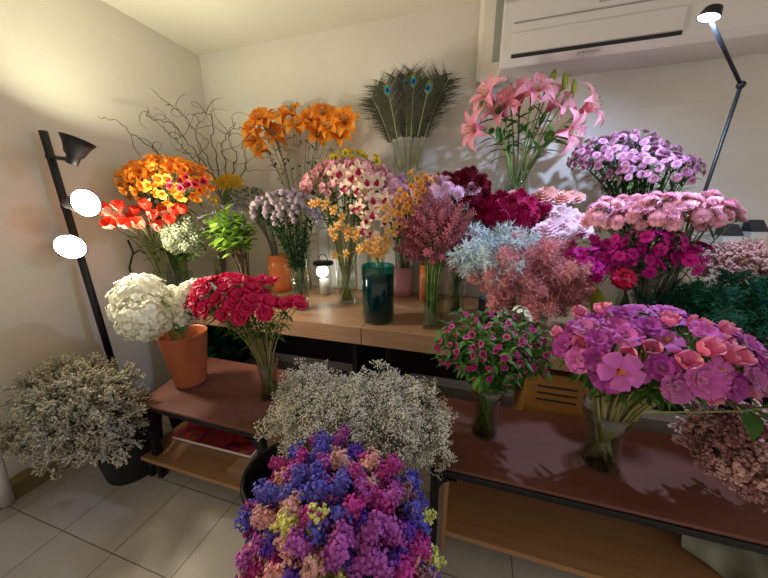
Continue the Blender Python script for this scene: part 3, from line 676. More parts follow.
def bouquet(name, label, cat, group, heads, base, mouth, mr, br, protos, size, stem='stem_green', sr=.0025, foliage=None, cluster=1, spread=0, face=.5, headname='blossom', uniq=None, bowed=0):
    """one top-level object per stem: Empty at its foot > stem, foliage, each blossom"""
    base, mouth = V(base), V(mouth); protos = protos if isinstance(protos, (list, tuple)) else [protos]; outs = []
    for i, (pos, nrm) in enumerate(heads):
        hd = pos-mouth; hd.z = 0; k = min(1, hd.length/.16); hn = hd.normalized() if hd.length > 1e-4 else V((1, 0, 0))
        mp = mouth+hn*mr*k*rnd.uniform(.55, .9)+V((rnd.uniform(-1, 1), rnd.uniform(-1, 1), 0))*mr*.15
        bp = base-(hn+hn.cross(V((0, 0, 1)))*rnd.uniform(-.5, .9))*br*k*rnd.uniform(.3, .8)+V((rnd.uniform(-1, 1), rnd.uniform(-1, 1), 0))*br*.15+V((0, 0, .012))
        pts, d = path(bp, mp, pos)
        lb = uniq[i] if uniq and i < len(uniq) else label
        r = empty(name, bp, lb, cat, None if uniq else group)
        st = MB(); loc = [p-bp for p in pts]; st.tube(loc, sr*1.15, sr*.8, n=5)
        key = rnd.choice(protos); look = (nrm*face+d*(1-face)).normalized()
        if cluster == 1:
            s_ = size*rnd.uniform(.88, 1.12)
            inst(headname, rnd.choice(PR[key]), r, Matrix.Translation(pos-bp) @ align(look, rnd.uniform(0, 6)) @ Matrix.Scale(s_, 4))
        else:
            n = cluster if isinstance(cluster, int) else rnd.randint(*cluster)
            o = look.orthogonal()
            for j in range(n):
                a = j*2.4+rnd.uniform(-.3, .3); q = math.sqrt((j+.6)/n); oo = o.copy(); oo.rotate(Matrix.Rotation(a, 3, look))
                off = oo*spread*q+look*spread*(.55-.5*q*q)+rv(.1)*spread; pl = pos+off; dd = (look+oo*q*1.1).normalized()
                st.tube([loc[-1]-d*spread*.7, loc[-1]+off*.4, pl-bp], sr*.55, sr*.5, n=4, cap=False)
                inst(headname, rnd.choice(PR[key if rnd.random() < .9 else rnd.choice(protos)]), r, Matrix.Translation(pl-bp) @ align(dd, rnd.uniform(0, 6)) @ Matrix.Scale(size*rnd.uniform(.82, 1.12), 4))
        st.build('stem', stem, r)
        if foliage:
            fm, n, L_, W, t0, t1 = foliage[:6]; fo = MB()
            for j in range(n):
                t = t0+(t1-t0)*(j+rnd.random()*.6)/n; q = t*(len(loc)-1); i0 = min(len(loc)-2, int(q)); p = loc[i0].lerp(loc[i0+1], q-i0)
                td = (loc[i0+1]-loc[i0]).normalized(); s_ = td.orthogonal(); s_.rotate(Matrix.Rotation(j*2.4+i, 3, td))
                fo.leaf(p, s_+td*.7, L_*rnd.uniform(.7, 1.2), W, droop=rnd.uniform(.05, .35))
            fo.build('foliage', fm, r)
        outs.append(r)
    return outs
def sprays(name, label, cat, group, heads, base, mouth, mr, br, keys, size, stem='stem_green', sr=.0022, back=.7, flname='florets', foliage=None):
    base, mouth = V(base), V(mouth); keys = keys if isinstance(keys, (list, tuple)) else [keys]
    for i, (pos, nrm) in enumerate(heads):
        hd = pos-mouth; hd.z = 0; hn = hd.normalized() if hd.length > 1e-4 else V((1, 0, 0)); k = min(1, hd.length/.16)
        mp = mouth+hn*mr*k*rnd.uniform(.5, .9); bp = base-hn*br*k*rnd.uniform(.1, .7)+V((rnd.uniform(-1, 1), rnd.uniform(-1, 1), .012/(br*.15+1e-6)))*br*.15
        s_ = size*rnd.uniform(.85, 1.15); pts, d = path(bp, mp, pos); dd = (d*.5+nrm*.7).normalized(); tip = pos-dd*s_*back
        pts, d = path(bp, mp, tip); r = empty(name, bp, label, cat, group); st = MB(); st.tube([p-bp for p in pts], sr*1.2, sr*.8, n=4); st.build('stem', stem, r)
        b_, f_ = rnd.choice(PR[rnd.choice(keys)]); M = Matrix.Translation(tip-bp) @ align(dd, rnd.uniform(0, 6)) @ Matrix.Scale(s_, 4)
        inst('twigs', b_, r, M); inst(flname, f_, r, M)
        if foliage:
            fm, n, L_, W, t0, t1 = foliage; fo = MB(); loc = [p-bp for p in pts]
            for j in range(n):
                t = t0+(t1-t0)*(j+rnd.random()*.6)/n; q = t*(len(loc)-1); i0 = min(len(loc)-2, int(q)); p = loc[i0].lerp(loc[i0+1], q-i0)
                td = (loc[i0+1]-loc[i0]).normalized(); o_ = td.orthogonal(); o_.rotate(Matrix.Rotation(j*2.4+i, 3, td)); fo.leaf(p, o_+td*.7, L_*rnd.uniform(.7, 1.2), W, droop=rnd.uniform(.05, .35))
            fo.build('foliage', fm, r)
def fronds(name, label, cat, group, heads, base, mouth, mr, br, key, size, stem, sr=.002, back=.6, part='frond'):
    base, mouth = V(base), V(mouth)
    for i, (pos, nrm) in enumerate(heads):
        hd = pos-mouth; hd.z = 0; hn = hd.normalized() if hd.length > 1e-4 else V((1, 0, 0))
        mp = mouth+hn*mr*rnd.uniform(.1, .9); bp = base+V((rnd.uniform(-1, 1), rnd.uniform(-1, 1), 0))*br*.5+V((0, 0, .012)); s_ = size*rnd.uniform(.8, 1.2)
        pts, d = path(bp, mp, pos); dd = (d*.45+nrm*.7+rv(.15)).normalized(); tip = pos-dd*s_*back; pts, d = path(bp, mp, tip)
        r = empty(name, bp, label, cat, group); st = MB(); st.tube([p-bp for p in pts], sr*1.2, sr*.8, n=4); st.build('stem', stem, r)
        inst(part, rnd.choice(PR[key]), r, Matrix.Translation(tip-bp) @ align(dd, rnd.uniform(0, 6)) @ Matrix.Scale(s_, 4))
def B(px, y, z=BZ): return V((xat(px, y, z), y, z))
def up_(p, h): return p+V((0, 0, h))
CYL = lambda r_, h: [(r_, 0), (r_, h*.5), (r_, h)]
FLARE = lambda a, b, h: [(a, 0), (a*1.02, h*.15), (a*.98, h*.5), (a+(b-a)*.35, h*.8), (b, h)]


# --- far left of the bench
b = B(168, 1.38); vase('glass_vase', 'clear glass vase holding the coral tulips, left end of the bench', b, FLARE(.045, .06, .2))
T = [(106, 212), (119, 208), (111, 224), (126, 226), (136, 213), (141, 226), (151, 216), (163, 214), (171, 221), (160, 227), (182, 211), (147, 207), (133, 219), (175, 213), (120, 218)]
bouquet('tulip_stem', 'coral red tulip in the fanned bunch beside the floor lamp', 'flower', 'coral tulips', spots([(x, y, 1.03+(x-100)*.0032+.05*((i*7) % 5)/4) for i, (x, y) in enumerate(T)], (0, -.3, .9)), b, up_(b, .2), .05, .03, 'tulip', .042, 'stem_pale', .0035, ('leaf_green', 2, .1, .02, .45, .75), headname='bloom')
b = B(182, 1.52); vase('glass_vase', 'clear glass vase holding the orange alstroemerias behind the tulips', b, FLARE(.05, .065, .24))
bouquet('alstroemeria_stem', 'orange alstroemeria cluster in the bunch above the coral tulips', 'flower', 'orange alstroemerias', dome(164, 182, 46, 17, 1.32, .1, 24, lo=-.6), b, up_(b, .24), .055, .04, 'alstro_orange', .036, 'stem_green', .0045, ('leaf_green', 7, .1, .025, .55, .97), (4, 6), .045)
bouquet('alstroemeria_stem', 'red alstroemeria among the orange alstroemerias', 'flower', 'red alstroemerias', spots([(178, 186, 1.22), (188, 188, 1.22), (195, 184, 1.24)]), b, up_(b, .24), .05, .04, 'alstro_red', .028, 'stem_green', .0025, None, 3, .03)
b = B(224, 1.74); vase('glass_vase', 'clear glass vase holding curly willow at the back left', b, CYL(.05, .26))
sprays('goldenrod_stem', 'yellow goldenrod stem beside the orange alstroemerias', 'flower', 'yellow goldenrod', dome(230, 182, 15, 7, 1.55, .06, 14, lo=-.4)+spots([(210, 199, 1.5), (212, 203, 1.5)]), b, up_(b, .26), .04, .03, 'goldenrod', .11)
# curly willow
for k, pl in enumerate(([(222, 205), (200, 178), (170, 160), (140, 140), (118, 122), (98, 117)], [(222, 205), (205, 165), (185, 140), (172, 124), (150, 118), (148, 108)], [(222, 205), (212, 170), (200, 145), (188, 120), (172, 106), (166, 105)],
                        [(222, 205), (218, 165), (212, 140), (213, 120), (205, 113), (192, 115)], [(224, 205), (226, 170), (222, 145), (232, 130), (246, 128)], [(222, 205), (208, 175), (192, 158), (178, 142), (165, 130), (152, 116)],
                        [(224, 205), (232, 175), (236, 155), (228, 138), (235, 122)], [(222, 205), (214, 178), (198, 160), (208, 142), (196, 130), (204, 118)], [(224, 205), (240, 180), (246, 160), (242, 145), (250, 132)])):
    r = empty('willow_branch', (b.x, b.y, BZ+.015), 'bare curly willow branch rising in front of the room corner', 'branch', 'curly willow branches'); O3 = V(r.location); br_ = MB()
    cp = [V((0, 0, 0))]+[at(x, y, min(1.72-.1*math.sin(k*1.7)*i/6, onx(x, y, WX+.15).y))-O3 for i, (x, y) in enumerate(pl)]; pts = []
    for i in range(len(cp)-1):
        p0, p1, p2, p3 = cp[max(0, i-1)], cp[i], cp[i+1], cp[min(len(cp)-1, i+2)]
        for j in range(6):
            t = j/6; pts.append(.5*((2*p1)+(p2-p0)*t+(2*p0-5*p1+4*p2-p3)*t*t+(3*p1-p0-3*p2+p3)*t**3)+V((math.sin(j*1.9+k), math.cos(j*1.3+k), math.sin(j*2.3)))*.006)
    pts.append(cp[-1]); br_.tube(pts, .0055, .0018, n=5); br_.build('stem', 'twig_brown', r)
    for q in range(4):
        i0 = rnd.randint(14, len(pts)-4); p = pts[i0].copy(); d = (rv(1)+V((0, 0, .7))).normalized(); tw = [p]; sd = rv(1)
        for j in range(9):
            d = (d+sd.cross(d)*.5+rv(.25)).normalized(); p = p+d*.024; tw.append(p)
        t_ = MB(); t_.tube(tw, .0025, .001, n=4); t_.build('twig', 'twig_brown', r)
b = B(190, 1.42); vase('glass_vase', 'clear glass vase holding the pale green sedum', b, CYL(.045, .2))
bouquet('sedum_stem', 'pale green domed sedum cluster beside the coral tulips', 'flower', 'pale green sedum', dome(187, 238, 18, 17, 1.34, .09, 16, lo=-.7), b, up_(b, .2), .04, .03, 'sedum_head', .042, 'stem_green', .003, ('leaf_green', 4, .07, .03, .5, .85), headname='flower_head', face=.75)
b = B(250, 1.47); vase('glass_vase', 'clear glass vase of brown stems left of the copper pot', b, CYL(.05, .2), 'clear_glass')
sprays('veronica_stem', 'purple flowered leafy stem in front of the grey foliage', 'flower', 'purple leafy stems', dome(228, 224, 34, 26, 1.4, .12, 36, lo=-.75, rmin=.6), b, up_(b, .2), .045, .035, ['purple_spike', 'mauve_spike'], .06, 'twig_brown', .003, foliage=('leaf_lime', 6, .09, .05, .72, 1.0))
b = B(282, 1.8); pot('copper_pot', 'orange copper-coloured tall pot on the bench behind the lilac button flowers', b, [(.066, 0), (.07, .05), (.08, .18), (.075, .27)], 'copper_orange')
sprays('grey_foliage_stem', 'grey green fuzzy stem above the copper pot', 'foliage', 'grey foliage', dome(248, 200, 26, 12, 1.75, .1, 22, lo=-.5), b, up_(b, .26), .05, .03, 'greyfuzz', .085, 'stem_grey')
b = B(302, 1.47); vase('glass_vase', 'clear glass vase packed with the lilac button flowers', b, CYL(.05, .235)); VB = b
bouquet('button_flower_stem', 'grey lilac button flowers on dark stem in the tall glass vase', 'flower', 'lilac button flowers', dome(286, 212, 37, 18, 1.5, .11, 26, lo=-.35, back=.4), b, up_(b, .235), .045, .035, 'button', .0155, 'stem_dark', .0028, ('leaf_dark', 30, .055, .014, .3, .98), (4, 6), .03)
# orange lilies
b = B(306, 1.86); vase('glass_vase', 'tall clear vase of the orange lilies, hidden among the flowers at the back', b, CYL(.05, .42))
T = [(254, 132), (262, 122), (258, 143), (272, 126), (268, 150), (283, 122), (284, 142), (296, 116), (299, 130), (311, 122), (318, 136), (328, 122), (333, 131), (345, 124), (342, 138), (276, 136), (322, 118)]
bouquet('lily_stem', 'orange lily in the tall fan at the back left', 'flower', 'orange lilies', spots([(x, y, 1.8+.1*((i*5) % 4)/3) for i, (x, y) in enumerate(T)], (0, -.9, .25)), b, up_(b, .42), .045, .03, 'lily_orange', .086, 'stem_pale', .0035, ('leaf_green', 5, .06, .016, .7, .98), headname='bloom', face=.7)
bouquet('lily_stem', 'unopened orange lily bud standing among the orange lilies', 'flower', 'orange lily buds', spots([(265, 113, 1.85), (309, 110, 1.85), (327, 112, 1.85), (291, 108, 1.85)], (0, 0, 1), 0), b, up_(b, .42), .04, .03, 'lily_bud', .05, 'stem_pale', .003, headname='bud', face=1)
# lantern
b = B(325, 1.8); r = empty('glass_lantern', b, 'clear glass lantern with glowing round bulb behind the orchid vase', 'lantern')
mb = MB(); mb.lathe([(.06, 0), (.074, .006), (.078, .02), (.078, .2), (.074, .215), (.066, .22)], 32); mb.build('glass_jar', 'clear_glass', r)
mb = MB(); mb.lathe([(0, .235), (.068, .235), (.072, .222), (.068, .212), (0, .212)], 28); mb.build('lid', 'black_plastic', r)
mb = MB(); mb.tube([(math.cos(a)*.035, 0, .235+math.sin(a)*.05) for a in [PI*k/14 for k in range(15)]], .003, n=6); mb.build('handle', 'black_metal', r)
mb = MB(); mb.ball((0, -.02, .168), .04, n=20, m=14); mb.build('bulb', 'bulb_soft', r)
mb = MB(); mb.lathe([(0, .004), (.036, .004), (.034, .11), (0, .112)], 20); mb.build('candle', 'white_board', r)
# pink alstroemeria, yellow behind
b = B(347, 1.68); vase('glass_vase', 'clear round vase of green stems left of the teal vase', b, CYL(.06, .27), water=.5)
bouquet('alstroemeria_stem', 'soft pink alstroemeria cluster above the cream orchids', 'flower', 'pink alstroemerias', dome(347, 184, 42, 20, 1.68, .13, 24, lo=-.4), b, up_(b, .27), .055, .045, 'alstro_pink', .034, 'stem_pale', .0048, ('leaf_green', 6, .09, .025, .6, .96), (4, 6), .042)
bouquet('alstroemeria_stem', 'yellow alstroemeria peeping over the pink alstroemerias', 'flower', 'yellow alstroemerias', spots([(331, 163, 1.7), (345, 157, 1.7), (358, 156, 1.7), (371, 161, 1.7), (350, 162, 1.72)]), b, up_(b, .27), .05, .04, 'alstro_yellow', .03, 'stem_pale', .0025, None, 4, .035)
# orchids in the teal vase
b = V((-.458, 1.415, BZ)); TB = b; vase('teal_vase', 'dark teal glass cylinder vase at the bench edge', b, CYL(.084, .3), 'teal_glass', .8, liquid='teal_liquid')
ORCH = {}
def orchid_spray(pl, yy, key, label, size, n, group):
    r = empty('orchid_stem', TB+V((rnd.uniform(-.03, .03), rnd.uniform(-.03, .03), .02)), label, 'flower', group); O4 = V(r.location)
    cp = [V((0, 0, 0)), TB+V((0, 0, .29))-O4]+[at(x, y, yy)-O4 for x, y in pl]; pts = []
    for i in range(len(cp)-1):
        p0, p1, p2, p3 = cp[max(0, i-1)], cp[i], cp[i+1], cp[min(len(cp)-1, i+2)]
        for j in range(6): t = j/6; pts.append(.5*((2*p1)+(p2-p0)*t+(2*p0-5*p1+4*p2-p3)*t*t+(3*p1-p0-3*p2+p3)*t**3))
    pts.append(cp[-1]); mb = MB(); mb.tube(pts, .0035, .002, n=6); k0 = 10
    for k in range(n):
        q = k0+(len(pts)-1-k0)*k/max(1, n-1); i0 = min(len(pts)-2, int(q)); p = pts[i0].lerp(pts[i0+1], q-i0)
        off = V(((-1) ** k*rnd.uniform(.6, 1)*size*.75, -size*rnd.uniform(.5, 1.1), rnd.uniform(-.2, .3)*size)); mb.tube([p, p+off], .0015, n=4, cap=False)
        dd = (V((off.x*6, -1, .1))+rv(.25)).normalized(); x_ = V((0, 0, 1)).cross(dd).normalized(); y_ = dd.cross(x_)
        M = Matrix(((x_.x, y_.x, dd.x, 0), (x_.y, y_.y, dd.y, 0), (x_.z, y_.z, dd.z, 0), (0, 0, 0, 1)))
        inst('blossom', rnd.choice(PR[key]), r, Matrix.Translation(p+off) @ M @ Matrix.Rotation(rnd.uniform(-.3, .3), 4, 'Z') @ Matrix.Scale(size*rnd.uniform(.85, 1.1), 4))
    mb.build('stem', 'stem_pale', r)
for pl, yy, key, s_, n in (([(366, 235), (362, 205), (352, 182), (338, 176)], 1.42, 'orchid_cream', .045, 9), ([(372, 230), (370, 205), (366, 185), (358, 172)], 1.38, 'orchid_cream', .045, 9), ([(378, 238), (384, 212), (380, 190), (370, 180)], 1.42, 'orchid_cream', .042, 8)):
    orchid_spray(pl, yy, key, 'cream orchid spray with wine red lips in the teal vase', s_, n, 'cream orchids')
for pl, yy, key, s_, n in (([(352, 238), (340, 215), (328, 205), (316, 204)], 1.42, 'orchid_gold', .028, 12), ([(362, 240), (350, 232), (340, 226), (334, 235)], 1.36, 'orchid_gold', .028, 9), ([(384, 246), (392, 234), (392, 220), (386, 206)], 1.4, 'orchid_gold', .028, 11), ([(372, 250), (366, 250), (352, 252), (340, 256)], 1.34, 'orchid_gold', .027, 8), ([(380, 250), (382, 246), (376, 240), (368, 246)], 1.34, 'orchid_gold', .027, 7)):
    orchid_spray(pl, yy, key, 'small golden orchid spray around the cream orchids', s_, n, 'golden orchids')
# peacock feathers
b = B(407, 1.86, SZ); h = at(406, 141, 1.8).z-SZ
vase('glass_vase', 'tall clear glass vase of peacock feathers on the white shelf', b, CYL(.095, h), water=0)
def feather(tip, eye, bend):
    r = empty('peacock_feather', b+V((rnd.uniform(-.03, .03), rnd.uniform(-.03, .03), .02)), 'peacock feather in the tall glass vase', 'feather', 'peacock feathers'); O5 = V(r.location)
    cp = [V((0, 0, 0)), b+V((0, 0, h))-O5+(tip-b-V((0, 0, h))).normalized()*.02, tip-O5]
    a0, a2 = cp[0], cp[2]; a1 = cp[1]+V((bend*.2, 0, .08)); pts = [a0*(1-t)**2+a1*2*t*(1-t)+a2*t*t for t in [k/16 for k in range(17)]]
    mb = MB(); mb.tube(pts, .004, .0015, n=5); mb.build('quill', 'stem_pale', r); bb = MB()
    for k in range(260):
        t = .47+.53*k/259; q = t*16; i0 = min(15, int(q)); p = pts[i0].lerp(pts[i0+1], q-i0); td = (pts[i0+1]-pts[i0]).normalized()
        sd = td.cross(V((rnd.uniform(-.5, .5), -1, rnd.uniform(-.3, .3)))).normalized()*(1 if k % 2 else -1); L_ = (.06+.075*min(1, (t-.5)*5) if t < .9 else .09)*rnd.uniform(.5, 1.25)
        d1 = (td*.8+sd).normalized(); e = p+d1*L_*.55; e2 = e+(d1+td*.2-V((0, 0, .35))+rv(.2)).normalized()*L_*.5; w = td*.0016
        w = w*.8; bb.add([p-w*1.6, p+w*1.6, e+w, e-w, e2], [(0, 1, 2, 3), (3, 2, 4)])
    bb.build('barbs', 'peacock_barb', r)
    if eye:
        td = (pts[16]-pts[14]).normalized(); x_ = td.cross(V((0, -1, 0))).normalized(); c = pts[15]
        ed = MB()
        for mi, (s_, z, o) in enumerate(((.03, .003, 0), (.019, .005, .003), (.011, .007, .005))):
            for sg in (-1, 1):
                n = 18; ps = [c+V((0, -1, 0))*z*sg+td*(math.sin(2*PI*j/n)*s_*1.15-o)+x_*math.cos(2*PI*j/n)*s_*.8 for j in range(n)]; ed.add([c+V((0, -1, 0))*z*1.1*sg-td*o]+ps, [(0, 1+j, 1+(j+1) % n) for j in range(n)], mi)
        ed.build('eye', ['peacock_bronze', 'peacock_teal', 'peacock_blue'], r)
for px, py, yy, eye, bd in ((386, 84, 1.78, 1, -.3), (406, 76, 1.8, 1, 0), (414, 74, 1.78, 1, .1), (430, 82, 1.78, 1, .3), (448, 80, 1.84, 0, .4), (372, 98, 1.84, 0, -.5), (396, 78, 1.86, 0, -.1), (440, 76, 1.9, 0, .3), (378, 86, 1.88, 0, -.3), (422, 80, 1.9, 0, .1)): feather(at(px, py, yy), eye, bd)
# pink pot, orange pot, lilac and dark red mums, small yellow orchids
b = B(403, 1.94); pot('pink_pot', 'pink ceramic pot on the bench right of the teal vase', b, [(.066, 0), (.068, .05), (.068, .2)], 'pink_ceramic')
bouquet('chrysanthemum_stem', 'lilac chrysanthemum behind the dusty pink astilbe', 'flower', 'lilac chrysanthemums', dome(440, 196, 27, 15, 1.62, .12, 22, lo=-.5)+dome(396, 200, 14, 20, 1.66, .07, 12, lo=-.5), b, up_(b, .2), .055, .05, 'mum_lilac', .042, 'stem_green', .003, ('leaf_green', 4, .07, .03, .6, .9), headname='bloom', face=.7)
bouquet('small_orchid_stem', 'small yellow orchid spray leaning in front of the lilac chrysanthemums', 'flower', 'small yellow orchids', spots([(419, 178, 1.54), (424, 186, 1.54), (414, 186, 1.52), (408, 195, 1.5), (418, 196, 1.5), (402, 204, 1.48), (410, 206, 1.48), (403, 214, 1.46), (428, 180, 1.56)]), b, up_(b, .2), .05, .05, 'orchid_small', .026, 'stem_pale', .0025, None, 4, .034)
b = B(424, 1.84); pot('slim_orange_pot', 'slim orange pot between the pink pot and the square vase', b, [(.03, 0), (.032, .1), (.034, .24)], 'copper_orange')
b = B(455, 1.66); vase('glass_vase', 'clear glass vase of dark red chrysanthemums behind the astilbe', b, FLARE(.05, .065, .28))
bouquet('chrysanthemum_stem', 'dark red chrysanthemum behind the lilac ones', 'flower', 'dark red chrysanthemums', dome(464, 193, 22, 20, 1.64, .09, 14, lo=-.6)+spots([(437, 181, 1.68), (447, 179, 1.68), (430, 184, 1.68)]), b, up_(b, .28), .055, .04, 'mum_red', .05, 'stem_green', .003, None, headname='bloom', face=.75)
bouquet('chrysanthemum_stem', 'pale lilac chrysanthemum set on top of the dark red ones', 'flower', 'pale lilac chrysanthemums', spots([(473, 189, 1.56), (449, 183, 1.58)], (0, -.6, .8)), b, up_(b, .28), .05, .04, 'mum_lilac', .042, 'stem_green', .003, headname='bloom', face=.9)
# astilbe, square vase
b = B(431, 1.4); vase('square_vase', 'square clear glass vase of dusty pink astilbe on the bench edge', b, CYL(.052, .24), square=.05)
fronds('astilbe_stem', 'dusty pink astilbe plume in the square glass vase', 'flower', 'dusty pink astilbes', dome(436, 238, 37, 38, 1.46, .13, 70, lo=-.75, rmin=.6), b, up_(b, .24), .035, .04, 'astilbe_plume', .115, 'stem_green', .003, .5, 'plume')
# pink lilies
b = B(514, 1.86, SZ); vase('glass_vase', 'clear glass vase of pink lilies on the white shelf', b, CYL(.068, .17), water=.6)
PL = [('pink lily facing left, topmost bloom on the left', 492, 100), ('wide open pink lily near the middle of the lily bunch', 519, 106), ('large pink lily facing right in the lily bunch', 548, 110), ('drooping pink lily lowest on the left', 481, 128), ('pink lily hanging low on the right', 562, 132), ('pink lily facing far right', 580, 112), ('pale pink lily tucked behind the middle blooms', 532, 98), ('pink lily between the left blooms', 505, 116)]
bouquet('lily_stem', '', 'flower', None, [(at(x, y, 1.74+.05*(i % 3)), V(((x-528)/45, -.75, .45 if y < 125 else -.35)).normalized()) for i, (_, x, y) in enumerate(PL)], b, up_(b, .17), .06, .05, 'lily_rose', .1, 'stem_green', .005, ('leaf_green', 9, .1, .03, .5, .95), headname='bloom', face=.85, uniq=[a for a, _, _ in PL])
bouquet('lily_stem', 'closed green bud standing above the pink lilies', 'flower', 'lily buds', spots([(482, 98, 1.8), (509, 93, 1.82), (548, 84, 1.82), (553, 78, 1.84), (565, 82, 1.82), (574, 88, 1.8)], (.1, 0, 1), 0), b, up_(b, .17), .05, .05, 'lily_bud_green', .075, 'stem_green', .004, headname='bud', face=1)
# magenta celosia, peach and white carnations
b = B(510, 1.72); vase('glass_vase', 'clear glass vase of deep magenta celosia behind the ice blue fern', b, FLARE(.05, .065, .28))
bouquet('celosia_stem', 'deep magenta velvet celosia head beside the white carnations', 'flower', 'magenta celosia', dome(510, 214, 30, 15, 1.65, .11, 19, lo=-.5), b, up_(b, .28), .055, .04, 'celosia', .062, 'stem_green', .004, headname='bloom', face=.7)
b = B(560, 1.78); vase('glass_vase', 'clear glass vase of peach and white carnations at the back', b, FLARE(.05, .065, .28))
bouquet('carnation_stem', 'peach carnation beside the magenta celosia', 'flower', 'peach carnations', spots([(490, 200, 1.74), (514, 196, 1.74), (543, 194, 1.68), (563, 196, 1.68), (536, 202, 1.7), (572, 198, 1.7)]), b, up_(b, .28), .055, .04, 'carn_peach', .056, 'stem_green', .003, ('leaf_grey', 3, .07, .01, .7, .95), headname='bloom', face=.7)
bouquet('carnation_stem', 'pinkish white carnation in front of the peach carnations', 'flower', 'white carnations', spots([(543, 211, 1.64), (553, 223, 1.56), (563, 226, 1.55), (570, 216, 1.62), (578, 222, 1.58), (558, 215, 1.6), (548, 228, 1.54), (581, 230, 1.56), (566, 236, 1.5)]), b, up_(b, .28), .055, .04, 'carn_white', .054, 'stem_green', .003, ('leaf_grey', 3, .07, .01, .7, .95), headname='bloom', face=.7)
# ice blue and smoky pink fern
b = B(487, 1.5); pot('dark_pot', 'small dark grey pot under the ice blue fern', b, [(.04, 0), (.05, .08), (.052, .14)], 'grey_bucket')
fronds('dyed_fern_frond', 'ice blue dyed fern frond arching left of the smoky pink plumes', 'foliage', 'ice blue ferns', dome(494, 256, 34, 22, 1.42, .12, 26, lo=-.55, rmin=.6), b, up_(b, .14), .04, .03, 'frond_ice', .21, 'ice_blue', .0018)
b = B(535, 1.5); vase('glass_vase', 'short clear glass vase under the smoky pink plumes', b, CYL(.05, .16))
fronds('smoke_plume', 'feathery smoky pink plume at the front of the bench', 'foliage', 'smoky pink plumes', dome(530, 278, 52, 36, 1.38, .13, 76, lo=-.75, rmin=.45), b, up_(b, .16), .045, .03, 'frond_smoke', .17, 'stem_straw', .0018)
# santini
b = B(622, 1.8); vase('glass_vase', 'clear glass vase of small pink chrysanthemums at the back right', b, FLARE(.06, .075, .34))
bouquet('santini_stem', 'small pink mauve chrysanthemums in the domed bunch at back right', 'flower', 'pink mauve santini', dome(612, 165, 40, 26, 1.76, .16, 30, lo=.0, back=.3, rmin=.7)+dome(648, 178, 34, 24, 1.7, .14, 24, lo=.0, back=.3, rmin=.7), b, up_(b, .34), .07, .05, 'santini', .0185, 'stem_dark', .003, ('leaf_green', 22, .065, .012, .42, 1.0), (4, 6), .045)
# pink carnation sprays, magenta sprays, single red carnation
b = B(640, 1.46); vase('glass_vase', 'clear glass vase of pink carnations and magenta sprays behind the godetia', b, FLARE(.055, .08, .22))
bouquet('carnation_stem', 'bright pink spray carnation in the wide bunch at right', 'flower', 'pink spray carnations', dome(652, 218, 60, 22, 1.42, .15, 42, lo=-.2, back=.4, rmin=.5)+spots([(722, 212, 1.36), (735, 222, 1.36), (710, 200, 1.4)]), b, up_(b, .22), .07, .05, 'carn_pink', .027, 'stem_grey', .0025, ('stem_green', 9, .09, .009, .5, .98), (2, 3), .04, headname='bloom')
bouquet('dianthus_stem', 'vivid magenta dianthus under the pink spray carnations', 'flower', 'magenta dianthus', spots([(575+rnd.uniform(0, 125), 236+rnd.uniform(0, 26), 1.34+rnd.uniform(-.06, .05)) for k in range(26)]+[(590, 268, 1.3), (600, 270, 1.3), (690, 262, 1.3), (650, 268, 1.3), (582, 262, 1.3), (640, 262, 1.3)]), b, up_(b, .22), .07, .05, 'magenta_spray', .023, 'stem_grey', .0022, ('leaf_grey', 5, .07, .007, .5, .95), (2, 4), .032)
bouquet('carnation_stem', '', 'flower', None, [(at(624, 278, 1.24), V((0, -.8, .5)))], b, up_(b, .22), .06, .05, 'carn_red', .042, 'stem_grey', .003, headname='bloom', uniq=['single dark red carnation hanging below the magenta dianthus'], face=.9)
# broad leaf
p = B(598, 1.31); r = empty('broad_leaf', p, 'broad yellow green leaf standing between the smoky plumes and the godetia', 'leaf')
mb = MB(); t = at(594, 279, 1.27)-p; mb.tube([(0, 0, 0), V((0, 0, .06))], .004, n=5); mb.leaf((0, 0, .05), t-V((0, 0, .05)), (t-V((0, 0, .05))).length, .1, droop=.02, n=10, fold=.35); mb.build('blade', 'leaf_yellow', r)
# right end: dried pink limonium, dark fern
b = B(752, 1.62); vase('glass_vase', 'glass vase of dried pink limonium at the far right back', b, CYL(.06, .2))
sprays('limonium_stem', 'dried pale pink limonium spray above the dark green fern', 'flower', 'pale pink limonium', dome(742, 264, 36, 26, 1.6, .14, 44, lo=-.3, rmin=.55), b, up_(b, .2), .05, .04, 'lim_pink', .12)
b = B(712, 1.36); vase('glass_vase', 'clear glass vase of dark green fern behind the godetia', b, CYL(.06, .12))
fronds('fern_frond', 'dark green feathery fern frond spreading at the right of the bench', 'foliage', 'dark green ferns', dome(722, 310, 68, 24, 1.42, .15, 44, lo=-.35, rmin=.5), b, up_(b, .12), .05, .03, 'frond_green', .2, 'stem_dark')

